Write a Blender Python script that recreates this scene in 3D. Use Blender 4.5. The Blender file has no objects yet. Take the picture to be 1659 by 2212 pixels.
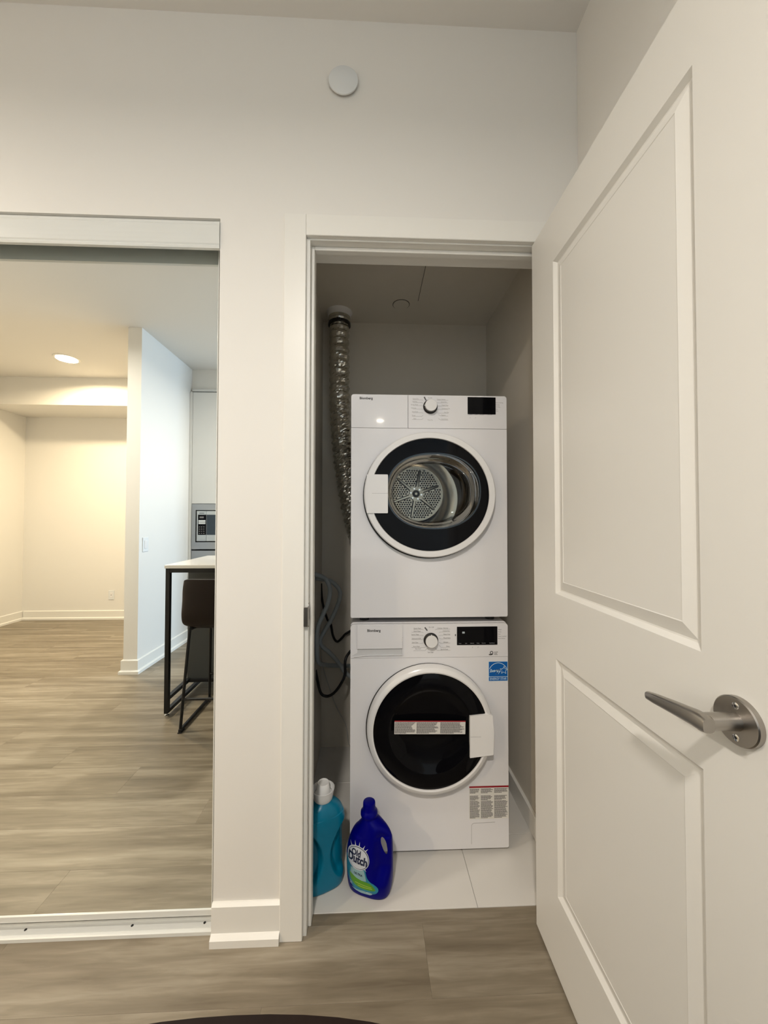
import bpy, bmesh, math, random
from mathutils import Vector, Matrix, geometry
from mathutils.bvhtree import BVHTree
random.seed(7)
sc = bpy.context.scene
COL = sc.collection
PI = math.pi

# ------------------------------------------------------------------ camera
CAM_Y, CAM_Z = -1.11715, 1.24318
F_PX, YAW, PITCH, ROLL = 784.84, 0.03757, 0.02009, 0.00142
cd = bpy.data.cameras.new('camera'); cam = bpy.data.objects.new('camera', cd); COL.objects.link(cam)
cd.sensor_fit = 'HORIZONTAL'; cd.sensor_width = 36.0; cd.lens = F_PX / 1659 * 36; cd.clip_start = 0.02
fw = Vector((math.sin(YAW)*math.cos(PITCH), math.cos(YAW)*math.cos(PITCH), math.sin(PITCH)))
rt = Vector((math.cos(YAW), -math.sin(YAW), 0)); up = rt.cross(fw)
r2 = rt*math.cos(ROLL) + up*math.sin(ROLL); u2 = up*math.cos(ROLL) - rt*math.sin(ROLL)
cam.matrix_world = Matrix(((r2.x, u2.x, -fw.x, 0), (r2.y, u2.y, -fw.y, CAM_Y), (r2.z, u2.z, -fw.z, CAM_Z), (0, 0, 0, 1)))
sc.camera = cam

# ------------------------------------------------------------------ world, daylight, exposure
w = bpy.data.worlds.new('world'); sc.world = w; w.use_nodes = True
w.node_tree.nodes['Background'].inputs[0].default_value = (0.62, 0.78, 1.0, 1)
w.node_tree.nodes['Background'].inputs[1].default_value = 1.2
def area(name, loc, rot, sx, sy, power, col):
    l = bpy.data.lights.new(name, 'AREA'); l.shape = 'RECTANGLE'; l.size = sx; l.size_y = sy; l.energy = power; l.color = col
    o = bpy.data.objects.new(name, l); COL.objects.link(o); o.location = loc; o.rotation_euler = rot
    return o
# daylight entering through the living room window (wall_window, x = 4.5)
area('window_daylight', (4.75, -3.2, 1.5), (0, math.radians(90), 0), 2.1, 2.6, 205, (0.50, 0.72, 1.0))
sc.view_settings.view_transform = 'Standard'; sc.view_settings.look = 'None'
sc.view_settings.exposure = 0.06; sc.view_settings.gamma = 1.0
sc.view_settings.use_curve_mapping = False
LAMP_GAIN = 1.0

# ------------------------------------------------------------------ materials
def mat(name, col, rough=0.5, metal=0.0, noise=0.0, nscale=20.0, bump=0.0, bscale=200.0, coat=0.0, spec=0.5, trans=0.0, ior=1.45, alpha=1.0, emit=None, es=0.0):
    m = bpy.data.materials.new(name); m.use_nodes = True
    nt = m.node_tree; p = nt.nodes['Principled BSDF']
    p.inputs['Base Color'].default_value = (*col, 1); p.inputs['Roughness'].default_value = rough
    p.inputs['Metallic'].default_value = metal; p.inputs['Coat Weight'].default_value = coat
    p.inputs['Coat Roughness'].default_value = 0.05
    p.inputs['Specular IOR Level'].default_value = spec; p.inputs['Transmission Weight'].default_value = trans
    p.inputs['IOR'].default_value = ior; p.inputs['Alpha'].default_value = alpha
    if emit: p.inputs['Emission Color'].default_value = (*emit, 1); p.inputs['Emission Strength'].default_value = es
    tc = nt.nodes.new('ShaderNodeTexCoord')
    if noise > 0:
        n = nt.nodes.new('ShaderNodeTexNoise'); n.inputs['Scale'].default_value = nscale; n.inputs['Detail'].default_value = 3
        mx = nt.nodes.new('ShaderNodeMix'); mx.data_type = 'RGBA'
        mx.inputs[6].default_value = (*[c*(1-noise) for c in col], 1); mx.inputs[7].default_value = (*[min(1, c*(1+noise)) for c in col], 1)
        nt.links.new(tc.outputs['Object'], n.inputs['Vector']); nt.links.new(n.outputs['Fac'], mx.inputs[0]); nt.links.new(mx.outputs[2], p.inputs['Base Color'])
    if bump > 0:
        n2 = nt.nodes.new('ShaderNodeTexNoise'); n2.inputs['Scale'].default_value = bscale; n2.inputs['Detail'].default_value = 2
        b = nt.nodes.new('ShaderNodeBump'); b.inputs['Strength'].default_value = bump; b.inputs['Distance'].default_value = 0.001
        nt.links.new(tc.outputs['Object'], n2.inputs['Vector']); nt.links.new(n2.outputs['Fac'], b.inputs['Height']); nt.links.new(b.outputs['Normal'], p.inputs['Normal'])
    return m

def glass_mat(name, tint, spec_mix=0.12):
    """thin clear glass: see-through with a mirror-like sheen"""
    m = bpy.data.materials.new(name); m.use_nodes = True; nt = m.node_tree; nt.nodes.clear()
    o = nt.nodes.new('ShaderNodeOutputMaterial'); mix = nt.nodes.new('ShaderNodeMixShader')
    t = nt.nodes.new('ShaderNodeBsdfTransparent'); t.inputs[0].default_value = (*tint, 1)
    g = nt.nodes.new('ShaderNodeBsdfGlossy'); g.inputs['Roughness'].default_value = 0.02
    fr = nt.nodes.new('ShaderNodeFresnel'); fr.inputs['IOR'].default_value = 1.5
    mu = nt.nodes.new('ShaderNodeMath'); mu.operation = 'MULTIPLY'; mu.inputs[1].default_value = 0.7; nt.links.new(fr.outputs[0], mu.inputs[0]); nt.links.new(mu.outputs[0], mix.inputs[0]); nt.links.new(t.outputs[0], mix.inputs[1]); nt.links.new(g.outputs[0], mix.inputs[2])
    nt.links.new(mix.outputs[0], o.inputs[0])
    return m

def wood_floor():
    m = bpy.data.materials.new('vinyl_plank'); m.use_nodes = True; nt = m.node_tree; p = nt.nodes['Principled BSDF']
    L = nt.links.new
    g = nt.nodes.new('ShaderNodeNewGeometry'); oi = nt.nodes.new('ShaderNodeObjectInfo')
    off = nt.nodes.new('ShaderNodeVectorMath'); off.operation = 'SCALE'; off.inputs[0].default_value = (13.7, 5.1, 0)
    L(oi.outputs['Random'], off.inputs['Scale'])
    add = nt.nodes.new('ShaderNodeVectorMath'); add.operation = 'ADD'; L(g.outputs['Position'], add.inputs[0]); L(off.outputs[0], add.inputs[1])
    def stretched(sx, sy):
        v = nt.nodes.new('ShaderNodeVectorMath'); v.operation = 'MULTIPLY'; v.inputs[1].default_value = (sx, sy, 1); L(add.outputs[0], v.inputs[0]); return v
    a = nt.nodes.new('ShaderNodeTexNoise'); a.inputs['Scale'].default_value = 1.0; a.inputs['Detail'].default_value = 5; a.inputs['Roughness'].default_value = 0.6
    L(stretched(0.9, 14).outputs[0], a.inputs['Vector'])
    b = nt.nodes.new('ShaderNodeTexNoise'); b.inputs['Scale'].default_value = 1.0; b.inputs['Detail'].default_value = 4; b.inputs['Distortion'].default_value = 1.2
    L(stretched(5, 48).outputs[0], b.inputs['Vector'])
    r = nt.nodes.new('ShaderNodeValToRGB'); e = r.color_ramp.elements
    e[0].position = 0.32; e[0].color = (0.125, 0.098, 0.064, 1); e[1].position = 0.66; e[1].color = (0.335, 0.290, 0.220, 1)
    k = r.color_ramp.elements.new(0.5); k.color = (0.212, 0.176, 0.124, 1)
    mx = nt.nodes.new('ShaderNodeMath'); mx.operation = 'MULTIPLY_ADD'; mx.inputs[1].default_value = 0.24; L(b.outputs['Fac'], mx.inputs[0])
    s = nt.nodes.new('ShaderNodeMath'); s.operation = 'MULTIPLY'; s.inputs[1].default_value = 0.76; L(a.outputs['Fac'], s.inputs[0]); L(s.outputs[0], mx.inputs[2])
    L(mx.outputs[0], r.inputs['Fac'])
    hv = nt.nodes.new('ShaderNodeHueSaturation'); mr = nt.nodes.new('ShaderNodeMapRange'); mr.inputs['To Min'].default_value = 0.96; mr.inputs['To Max'].default_value = 1.04
    L(oi.outputs['Random'], mr.inputs['Value']); L(mr.outputs[0], hv.inputs['Value']); L(r.outputs[0], hv.inputs['Color']); L(hv.outputs[0], p.inputs['Base Color'])
    p.inputs['Roughness'].default_value = 0.42
    bp = nt.nodes.new('ShaderNodeBump'); bp.inputs['Strength'].default_value = 0.25; bp.inputs['Distance'].default_value = 0.001
    L(b.outputs['Fac'], bp.inputs['Height']); L(bp.outputs['Normal'], p.inputs['Normal'])
    return m

M = {}
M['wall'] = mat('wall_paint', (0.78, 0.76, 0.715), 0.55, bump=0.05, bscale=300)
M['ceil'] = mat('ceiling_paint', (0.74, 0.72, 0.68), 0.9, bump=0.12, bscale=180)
M['closet'] = mat('closet_shaded_paint', (0.70, 0.655, 0.57), 0.6, bump=0.05, bscale=300)  # wall paint darkened and warmed, so the colour holds the closet's dim bounce light
M['trim'] = mat('trim_paint', (0.80, 0.785, 0.735), 0.35)
M['door'] = mat('door_paint', (0.76, 0.745, 0.70), 0.38, bump=0.04, bscale=350)
M['floor'] = wood_floor()
M['tile'] = mat('closet_tile', (0.66, 0.64, 0.60), 0.4, noise=0.04, nscale=6)
M['grout'] = mat('tile_grout', (0.42, 0.41, 0.39), 0.9)
M['slab'] = mat('subfloor', (0.05, 0.045, 0.04), 0.9)
M['enamel'] = mat('white_enamel', (0.80, 0.79, 0.80), 0.16, coat=0.5)
M['plastic'] = mat('white_plastic', (0.80, 0.79, 0.78), 0.28)
M['ring'] = mat('door_ring_plastic', (0.82, 0.81, 0.80), 0.22, coat=0.4)
M['blackgloss'] = mat('black_glass', (0.003, 0.003, 0.004), 0.05, spec=0.14)
M['blackplastic'] = mat('black_plastic', (0.012, 0.011, 0.010), 0.35)
M['gasket'] = mat('dark_rubber', (0.02, 0.02, 0.02), 0.6)
M['glass'] = glass_mat('door_bowl_glass', (0.86, 0.88, 0.86))
M['steel'] = mat('drum_steel', (0.40, 0.36, 0.30), 0.20, metal=1.0, noise=0.06, nscale=30)
M['hole'] = mat('drum_hole', (0.01, 0.009, 0.008), 0.7)
M['nickel'] = mat('satin_nickel', (0.40, 0.375, 0.345), 0.30, metal=1.0, bump=0.05, bscale=900)
M['alu'] = mat('white_aluminium', (0.70, 0.71, 0.68), 0.22, coat=0.4)
M['alu2'] = mat('grey_aluminium', (0.62, 0.62, 0.60), 0.35, metal=0.5)
M['mirror'] = mat('mirror_silver', (0.90, 0.93, 0.905), 0.0, metal=1.0)
M['foil'] = mat('aluminium_foil', (0.60, 0.59, 0.54), 0.24, metal=1.0, noise=0.15, nscale=60)
M['hose'] = mat('grey_hose', (0.34, 0.375, 0.39), 0.4)
M['cable'] = mat('black_cable', (0.008, 0.008, 0.009), 0.45)
M['hosew'] = mat('pale_tube', (0.5, 0.5, 0.48), 0.4)
M['ink'] = mat('grey_ink', (0.20, 0.19, 0.185), 0.6)
M['inkl'] = mat('light_grey_ink', (0.36, 0.35, 0.335), 0.6)
M['inkd'] = mat('dark_ink', (0.05, 0.047, 0.045), 0.6)
M['inkw'] = mat('white_ink', (0.35, 0.36, 0.38), 0.5)
M['red'] = mat('red_ink', (0.30, 0.004, 0.012), 0.5)
M['paper'] = mat('label_paper', (0.72, 0.70, 0.66), 0.5)
M['esblue'] = mat('label_blue', (0.0, 0.11, 0.42), 0.35)
M['eswhite'] = mat('label_white', (0.62, 0.80, 0.86), 0.4)
M['navy'] = mat('blue_bottle_plastic', (0.0, 0.0, 0.17), 0.35, spec=0.13)
M['teal'] = mat('teal_bottle_plastic', (0.0, 0.165, 0.28), 0.30, spec=0.4)
M['cap'] = mat('white_cap_plastic', (0.78, 0.78, 0.77), 0.4)
M['lwhite'] = mat('bottle_label_white', (0.62, 0.66, 0.72), 0.35)
M['lteal'] = mat('bottle_label_teal', (0.02, 0.22, 0.34), 0.35, noise=0.35, nscale=60)
M['lgreen'] = mat('bottle_label_green', (0.10, 0.32, 0.02), 0.35)
M['lyellow'] = mat('bottle_label_yellow', (0.40, 0.55, 0.08), 0.35)
M['lnavy'] = mat('bottle_label_navy', (0.005, 0.012, 0.05), 0.4)
M['lpale'] = mat('bottle_label_pale', (0.28, 0.46, 0.50), 0.35)
M['leather'] = mat('brown_leather', (0.0095, 0.0045, 0.003), 0.42, spec=0.3, noise=0.25, nscale=14, bump=0.2, bscale=120)
M['blackmetal'] = mat('black_metal', (0.012, 0.012, 0.013), 0.4, metal=0.3)
M['quartz'] = mat('white_quartz', (0.74, 0.71, 0.66), 0.12)
M['cabwhite'] = mat('cabinet_white', (0.72, 0.72, 0.70), 0.35)
M['cabgrey'] = mat('cabinet_charcoal', (0.045, 0.048, 0.048), 0.5)
M['stainless'] = mat('brushed_stainless', (0.36, 0.37, 0.38), 0.35, metal=0.9)
M['stainl'] = mat('pale_stainless', (0.50, 0.52, 0.52), 0.3, metal=0.7)
M['winglass'] = mat('dark_oven_glass', (0.03, 0.045, 0.06), 0.06)
M['device'] = mat('device_plastic', (0.74, 0.76, 0.76), 0.4)
M['chrome'] = mat('chrome', (0.8, 0.8, 0.8), 0.08, metal=1.0)
M['pot'] = mat('lamp_lens', (1, 1, 1), 0.5, emit=(1.0, 0.86, 0.62), es=22)
M['clearglass'] = glass_mat('window_glass', (0.97, 0.98, 0.98))

# ------------------------------------------------------------------ helpers
def thing(name, label, cat, loc=(0, 0, 0), rz=0.0, group=None, kind=None):
    o = bpy.data.objects.new(name, None); o.empty_display_size = 0.05; COL.objects.link(o)
    o.location = loc; o.rotation_euler = (0, 0, rz); o['label'] = label; o['category'] = cat
    if group: o['group'] = group
    if kind: o['kind'] = kind
    return o
def root_of(o):
    while o.parent: o = o.parent
    return o
def obj(name, bm, m, parent=None, label=None, cat=None, group=None, kind=None, loc=None, smooth=False, local=False):
    """bm is in world coordinates (unless local); link it as ONE mesh object under parent"""
    if smooth:
        for f in bm.faces: f.smooth = True
    o0 = Vector((0, 0, 0))
    if parent is not None and not local: o0 = Vector(root_of(parent).location)
    elif loc is not None: o0 = Vector(loc)
    if o0.length > 0: bmesh.ops.translate(bm, verts=bm.verts, vec=-o0)
    me = bpy.data.meshes.new(name); bm.normal_update(); bm.to_mesh(me); bm.free()
    me.materials.append(m)
    o = bpy.data.objects.new(name, me); COL.objects.link(o)
    if parent is not None: o.parent = parent
    elif loc is not None: o.location = loc
    if label: o['label'] = label
    if cat: o['category'] = cat
    if group: o['group'] = group
    if kind: o['kind'] = kind
    if smooth: 
        try: me.set_sharp_from_angle(angle=math.radians(40))
        except Exception: pass
    return o
def B(): return bmesh.new()
def box(bm, x0, x1, y0, y1, z0, z1, bev=0.0, seg=1):
    r = bmesh.ops.create_cube(bm, size=1.0); vs = r['verts']
    for v in vs: v.co = Vector(((x0+x1)/2 + v.co.x*(x1-x0), (y0+y1)/2 + v.co.y*(y1-y0), (z0+z1)/2 + v.co.z*(z1-z0)))
    if bev > 0:
        es = list({e for v in vs for e in v.link_edges})
        bmesh.ops.bevel(bm, geom=es, offset=bev, segments=seg, profile=0.5, affect='EDGES')
    return bm
def bx(*a, **k): return box(B(), *a, **k)
def prism(bm, poly, y0, y1, holes=(), plane='XZ'):
    """extrude a 2D outline (with optional holes) between y0 and y1; plane XZ, XY or YZ"""
    def P(a, b, d):
        return {'XZ': (a, d, b), 'XY': (a, b, d), 'YZ': (d, a, b)}[plane]
    loops = [list(poly)] + [list(h) for h in holes]
    tris = geometry.tessellate_polygon([[Vector((a, b, 0)) for a, b in l] for l in loops])
    flat = [p for l in loops for p in l]
    va = [bm.verts.new(P(a, b, y0)) for a, b in flat]; vb = [bm.verts.new(P(a, b, y1)) for a, b in flat]
    for t in tris:
        try: bm.faces.new([va[i] for i in t]); bm.faces.new([vb[i] for i in reversed(t)])
        except ValueError: pass
    s = 0
    for l in loops:
        n = len(l)
        for i in range(n):
            j = (i+1) % n
            try: bm.faces.new((va[s+i], vb[s+i], vb[s+j], va[s+j]))
            except ValueError: pass
        s += n
    bmesh.ops.recalc_face_normals(bm, faces=bm.faces)
    return bm
def rrect(x0, x1, z0, z1, r, n=6, corners=(1, 1, 1, 1)):
    """rounded rectangle, corners order: bottom-left, bottom-right, top-right, top-left"""
    out = []
    for k, (cx, cz, a0) in enumerate(((x0+r, z0+r, PI), (x1-r, z0+r, 1.5*PI), (x1-r, z1-r, 0), (x0+r, z1-r, 0.5*PI))):
        if corners[k]:
            for i in range(n+1):
                a = a0 + i/n*PI/2; out.append((cx+r*math.cos(a), cz+r*math.sin(a)))
        else: out.append(((x0, z0), (x1, z0), (x1, z1), (x0, z1))[k])
    return out
def ell(cx, cz, rx, rz, n=64, a0=0.0, p=2.0):
    out = []
    for i in range(n):
        a = a0 + 2*PI*i/n; c, s = math.cos(a), math.sin(a)
        out.append((cx + rx*math.copysign(abs(c)**(2/p), c), cz + rz*math.copysign(abs(s)**(2/p), s)))
    return out
def loft(bm, rings, close=False, cap0=False, cap1=False, cyclic=True):
    """rings of equal length, each a list of 3D points"""
    vs = [[bm.verts.new(p) for p in r] for r in rings]
    n = len(vs[0]); m = len(vs)
    for i in range(m-1 if not close else m):
        a, b = vs[i], vs[(i+1) % m]
        for j in range(n if cyclic else n-1):
            k = (j+1) % n
            bm.faces.new((a[j], a[k], b[k], b[j]))
    if cap0: bm.faces.new(list(reversed(vs[0])))
    if cap1: bm.faces.new(vs[-1])
    bmesh.ops.recalc_face_normals(bm, faces=bm.faces)
    return bm
def lathe_y(bm, cx, cz, prof, n=72, sx=1.0, sz=1.0, cap0=False, cap1=False):
    """profile [(radius, y)] turned about an axis along Y"""
    return loft(bm, [[(cx+r*sx*math.cos(2*PI*i/n), y, cz+r*sz*math.sin(2*PI*i/n)) for i in range(n)] for r, y in prof], cap0=cap0, cap1=cap1)
def lathe_z(bm, cx, cy, prof, n=48, cap0=True, cap1=True):
    return loft(bm, [[(cx+r*math.cos(2*PI*i/n), cy+r*math.sin(2*PI*i/n), z) for i in range(n)] for r, z in prof], cap0=cap0, cap1=cap1)
def smooth_path(pts, sub=6):
    P = [Vector(p) for p in pts]; out = []
    for i in range(len(P)-1):
        p0 = P[max(i-1, 0)]; p1 = P[i]; p2 = P[i+1]; p3 = P[min(i+2, len(P)-1)]
        for k in range(sub):
            t = k/sub
            out.append(0.5*((2*p1) + (p2-p0)*t + (2*p0-5*p1+4*p2-p3)*t*t + (3*p1-p0-3*p2+p3)*t**3))
    out.append(P[-1]); return out
def tube(bm, pts, r, n=10, rf=None, square=False):
    pts = [Vector(p) for p in pts]; rings = []; m = len(pts); nrm = None
    for i, p in enumerate(pts):
        t = (pts[min(i+1, m-1)] - pts[max(i-1, 0)]).normalized()
        if nrm is None: nrm = t.orthogonal().normalized() if abs(t.z) < 0.9 else Vector((1, 0, 0))
        nrm = (nrm - t*nrm.dot(t)).normalized(); b = t.cross(nrm)
        ring = []
        for j in range(n):
            a = 2*PI*j/n + (PI/4 if square else 0); rr = rf(i, j, r) if rf else r
            ring.append(p + (nrm*math.cos(a) + b*math.sin(a))*rr)
        rings.append(ring)
    return loft(bm, rings, cap0=True, cap1=True)
def text_bm(s, size, x, z, y, align='CENTER', bold=0.0, shear=0.0, sx=1.0, depth=0.0003, rot=0.0):
    """flat raised print standing on an XZ plane at depth y, read from -Y"""
    c = bpy.data.curves.new('t', 'FONT'); c.body = s; c.size = size; c.align_x = align; c.align_y = 'CENTER'
    c.extrude = depth/2; c.offset = bold*size; c.shear = shear; c.resolution_u = 3
    o = bpy.data.objects.new('t', c); COL.objects.link(o)
    dg = bpy.context.evaluated_depsgraph_get(); dg.update()
    me = bpy.data.meshes.new_from_object(o.evaluated_get(dg)); bpy.data.objects.remove(o); bpy.data.curves.remove(c)
    bm = B(); bm.from_mesh(me); bpy.data.meshes.remove(me)
    cr, sr = math.cos(rot), math.sin(rot)
    for v in bm.verts:
        a, b, d = v.co.x*sx, v.co.y, v.co.z
        v.co = Vector((x + a*cr - b*sr, y - d, z + a*sr + b*cr))
    return bm
def join(dst, src):
    me = bpy.data.meshes.new('j'); src.to_mesh(me); src.free(); dst.from_mesh(me); bpy.data.meshes.remove(me); return dst
def strip(bm, x0, x1, z0, z1, y, t=0.0003): return box(bm, x0, x1, y-t, y, z0, z1)
def strokes(bm, pts, wd, y, t=0.0003):
    """flat pen strokes through 2D points"""
    n = len(pts); L = []; R_ = []
    for i in range(n):
        a = Vector(pts[max(i-1, 0)]); b = Vector(pts[min(i+1, n-1)]); d = (b-a); d = d.normalized() if d.length > 0 else Vector((1, 0))
        q = Vector((-d.y, d.x))*wd/2; p = Vector(pts[i]); L.append(p+q); R_.append(p-q)
    loft(bm, [[(a.x, y-t, a.y), (b.x, y-t, b.y), (b.x, y, b.y), (a.x, y, a.y)] for a, b in zip(L, R_)], cap0=True, cap1=True)
    return bm
def struct(name, bm, m, label, cat, parent=None, smooth=False):
    return obj(name, bm, m, parent, label=label, cat=cat, kind='structure', smooth=smooth)

# ================================================================== LARGE STRUCTURE
H = 2.8145
WX0, WX1 = -4.28, 4.5
LX0, LX1 = -0.188, 0.556          # laundry door opening
MX0, MX1 = -1.95, -0.463          # mirrored closet opening
# floor: subfloor slab with planks as parts, running along X
fl = struct('floor', bx(WX0-0.1, WX1+0.1, -5.1, 0.060, -0.06, -0.0065), M['slab'], 'grey-brown wood-look plank floor of the hallway and rooms', 'floor')
# kitchen/living floor planks
PW, PLN = 0.18, 1.22
def plank_mesh(name, L_, W_):
    bm = bx(0, L_-0.0003, 0, W_-0.0003, -0.0065, 0.0, bev=0.0002)
    me = bpy.data.meshes.new(name); bm.to_mesh(me); bm.free(); me.materials.append(M['floor']); return me
cache = {}
def plank(x0, x1, y0, y1):
    k = (round(x1-x0, 3), round(y1-y0, 3))
    if k not in cache: cache[k] = plank_mesh('plank', *k)
    o = bpy.data.objects.new('plank', cache[k]); COL.objects.link(o); o.location = (x0, y0, 0); o.parent = fl
rows = [(0.025, 0.0595)] + [(0.025-PW*(i+1), 0.025-PW*i) for i in range(28)]
for ri, (y0, y1) in enumerate(rows):
    x = WX0 - (ri*0.437) % PLN
    if ri == 0: x = WX0 - 0.9
    while x < WX1:
        a, b = max(x, WX0), min(x+PLN, WX1)
        if b - a > 0.02: plank(a, b, y0, y1)
        x += PLN
# laundry closet tile floor
flc = struct('floor_closet', bx(-0.30, 0.70, 0.0605, 0.93, -0.06, -0.0025), M['grout'], 'pale grey tile floor inside the laundry closet', 'floor')
for (x0, x1) in ((-0.266, 0.3465), (0.3485, 0.654)):
    for (y0, y1) in ((0.0610, 0.3235), (0.3255, 0.628), (0.630, 0.899)):
        obj('tile', bx(x0, x1, y0, y1, -0.006, 0.0, bev=0.0008), M['tile'], flc)
struct('ceiling', bx(WX0-0.1, WX1+0.1, -5.1, 0.10, H, H+0.1), M['ceil'], 'white painted ceiling of the hallway', 'ceiling')
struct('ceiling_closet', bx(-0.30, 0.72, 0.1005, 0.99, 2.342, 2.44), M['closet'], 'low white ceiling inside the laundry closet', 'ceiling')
# main wall with the two openings
wb = B()
HZ = 2.167; LZ = 2.108
box(wb, WX0-0.1, MX0, 0, 0.10, 0, H); box(wb, MX0, MX1, 0, 0.10, HZ, H); box(wb, MX1, LX0-0.0106, 0, 0.10, 0, H)
box(wb, LX0-0.0106, LX1+0.0106, 0, 0.10, LZ+0.0106, H); box(wb, LX1+0.0106, 0.76, 0, 0.10, 0, H)
struct('wall_back', wb, M['wall'], 'off-white main wall holding the laundry doorway and mirror closet', 'wall')
struct('wall_right', bx(0.6612, 0.76, -1.5, -0.0005, 0, H), M['wall'], 'off-white side wall behind the open panel door', 'wall')
struct('wall_left', bx(WX0-0.1, WX0, -3.56, -0.0005, 0, H), M['wall'], 'cream side wall of the alcove seen in the mirror', 'wall')
struct('wall_alcove', bx(WX0, -1.985, -3.56, -3.46, 0, H), M['wall'], 'cream rear wall of the lamplit alcove seen in the mirror', 'wall')
struct('wall_bulkhead', bx(WX0+0.0005, -1.9855, -3.4595, -2.94, 2.507, H-0.0005), M['wall'], 'dropped bulkhead across the top of the alcove', 'wall')
struct('wall_partition', bx(-1.985, -1.875, -3.56, -1.827, 0, H-0.0005), M['wall'], 'freestanding wall end between alcove and kitchen', 'wall')
struct('wall_kitchen', bx(-1.8745, -0.95, -3.35, -3.25, 0, H), M['wall'], 'wall behind the tall kitchen cabinet', 'wall')
struct('wall_soffit', bx(-1.8745, -1.055, -3.2495, -2.67, 2.60, H-0.0005), M['wall'], 'grey-white soffit above the tall kitchen cabinet', 'wall')
struct('wall_return', bx(-1.05, -0.95, -5.0, -3.3505, 0, H), M['wall'], 'short return wall beside the kitchen', 'wall')
struct('wall_rear', bx(-1.05, WX1+0.1, -5.1, -5.0005, 0, H), M['wall'], 'far rear wall of the living room', 'wall')
struct('wall_living', bx(0.7605, WX1+0.1, -1.5, -1.4, 0, H), M['wall'], 'living room wall behind the laundry side', 'wall')
ww = B()
for a in ((-5.0, -4.5, 0, H), (-1.9, -1.5005, 0, H), (-4.5, -1.9, 0, 0.45), (-4.5, -1.9, 2.55, H)): box(ww, WX1, WX1+0.1, *a)
struct('wall_window', ww, M['wall'], 'living room wall with the big window', 'wall')
win = struct('window_1', bx(WX1+0.04, WX1+0.06, -3.215, -3.185, 0.5, 2.5), M['alu2'], 'large living room window', 'window')
wf = B()
for a in ((-4.5, -4.45, 0.45, 2.55), (-1.95, -1.9, 0.45, 2.55), (-4.45, -1.95, 0.45, 0.5), (-4.45, -1.95, 2.5, 2.55)): box(wf, WX1+0.02, WX1+0.08, *a)
obj('window_frame', wf, M['alu2'], win)
# laundry closet shell
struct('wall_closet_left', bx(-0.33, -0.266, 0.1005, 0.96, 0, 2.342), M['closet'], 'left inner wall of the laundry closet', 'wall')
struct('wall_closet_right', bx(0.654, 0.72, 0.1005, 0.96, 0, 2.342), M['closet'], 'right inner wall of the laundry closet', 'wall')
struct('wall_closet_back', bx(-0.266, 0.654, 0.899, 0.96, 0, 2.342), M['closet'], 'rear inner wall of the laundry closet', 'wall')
bmc = bx(0.640, 0.654, 0.1005, 0.899, 0.0, 0.086, bev=0.002)
struct('baseboard_closet', bmc, M['trim'], 'baseboard along the right inner wall of the laundry closet', 'baseboard')

def baseboard(name, pts, label, h=0.112):
    """pts: two points in plan; room side is to the left of the direction"""
    (xa, ya), (xb, yb) = pts; d = Vector((xb-xa, yb-ya)); L_ = d.length; d.normalize(); nx, ny = -d.y, d.x
    prof = [(0, 0), (0.024, 0), (0.024, 0.021), (0.015, 0.029), (0.012, 0.031), (0.012, h-0.007), (0.004, h), (0, h)]
    ring = lambda x, y: [(x+nx*a, y+ny*a, b) for a, b in prof]
    bm = loft(B(), [ring(xa, ya), ring(xb, yb)], cap0=True, cap1=True)
    return struct(name, bm, M['trim'], label, 'baseboard')
baseboard('baseboard_pillar', ((LX0-0.0765, -0.0003), (MX1, -0.0003)), 'white stepped baseboard between mirror closet and doorway')
baseboard('baseboard_alcove', ((-1.986, -3.4595), (WX0+0.0245, -3.4595))[::-1] if False else ((-2.0105, -3.4595), (WX0+0.0245, -3.4595))[::-1], 'white baseboard along the alcove rear wall') if False else None
def bboard_dir(name, a, b, label): return baseboard(name, (a, b), label)
bboard_dir('baseboard_alcove', (WX0+0.0245, -3.4597), (-1.9855, -3.4597), 'white baseboard along the alcove rear wall')
bboard_dir('baseboard_left', (WX0+0.0003, -0.05), (WX0+0.0003, -3.4595), 'white baseboard along the alcove side wall')
bboard_dir('baseboard_partition', (-1.8747, -1.852), (-1.8747, -2.655), 'white baseboard along the kitchen side of the wall end') if False else None
# baseboard wrapping the partition end: side strip and end strip
def bb_wrap():
    prof = [(0, 0), (0.024, 0), (0.024, 0.021), (0.015, 0.029), (0.012, 0.031), (0.012, 0.105), (0.004, 0.112), (0, 0.112)]
    def ring(x, y, dx, dy): return [(x+dx*a, y+dy*a, b) for a, b in prof]
    bm = loft(B(), [ring(-1.8747, -2.668, 1, 0), ring(-1.8747, -1.8268, 1, 1), ring(-1.9853, -1.8268, -1, 1), ring(-1.9853, -3.43, -1, 0)], cap0=True, cap1=True)
    return struct('baseboard_partition', bm, M['trim'], 'white baseboard wrapped around the wall end beside the kitchen', 'baseboard')
bb_wrap()

# door trim: casing (left leg, head), jambs, stops
tr = thing('trim_1', 'flat white casing and jamb around the laundry doorway', 'door frame', (LX0, 0, 0), kind='structure')
def casing(prof2, path): pass
cz0 = LZ + 0.005
cas = B(); box(cas, -0.2645, -0.1985, -0.015, -0.0003, 0.0, cz0+0.066, bev=0.0015)
obj('side_casing', cas, M['trim'], tr)
cas = B(); box(cas, -0.1983, 0.628, -0.015, -0.0003, cz0, cz0+0.066, bev=0.0015); obj('head_casing', cas, M['trim'], tr)
obj('side_casing', bx(0.562, 0.628, -0.015, -0.0003, 0, cz0-0.0003, bev=0.0015), M['trim'], tr)
obj('side_jamb', bx(LX0-0.0105, LX0, -0.0002, 0.1002, 0, LZ+0.005), M['trim'], tr)
obj('side_jamb', bx(LX1, LX1+0.0105, -0.0002, 0.1002, 0, LZ+0.005), M['trim'], tr)
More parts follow.
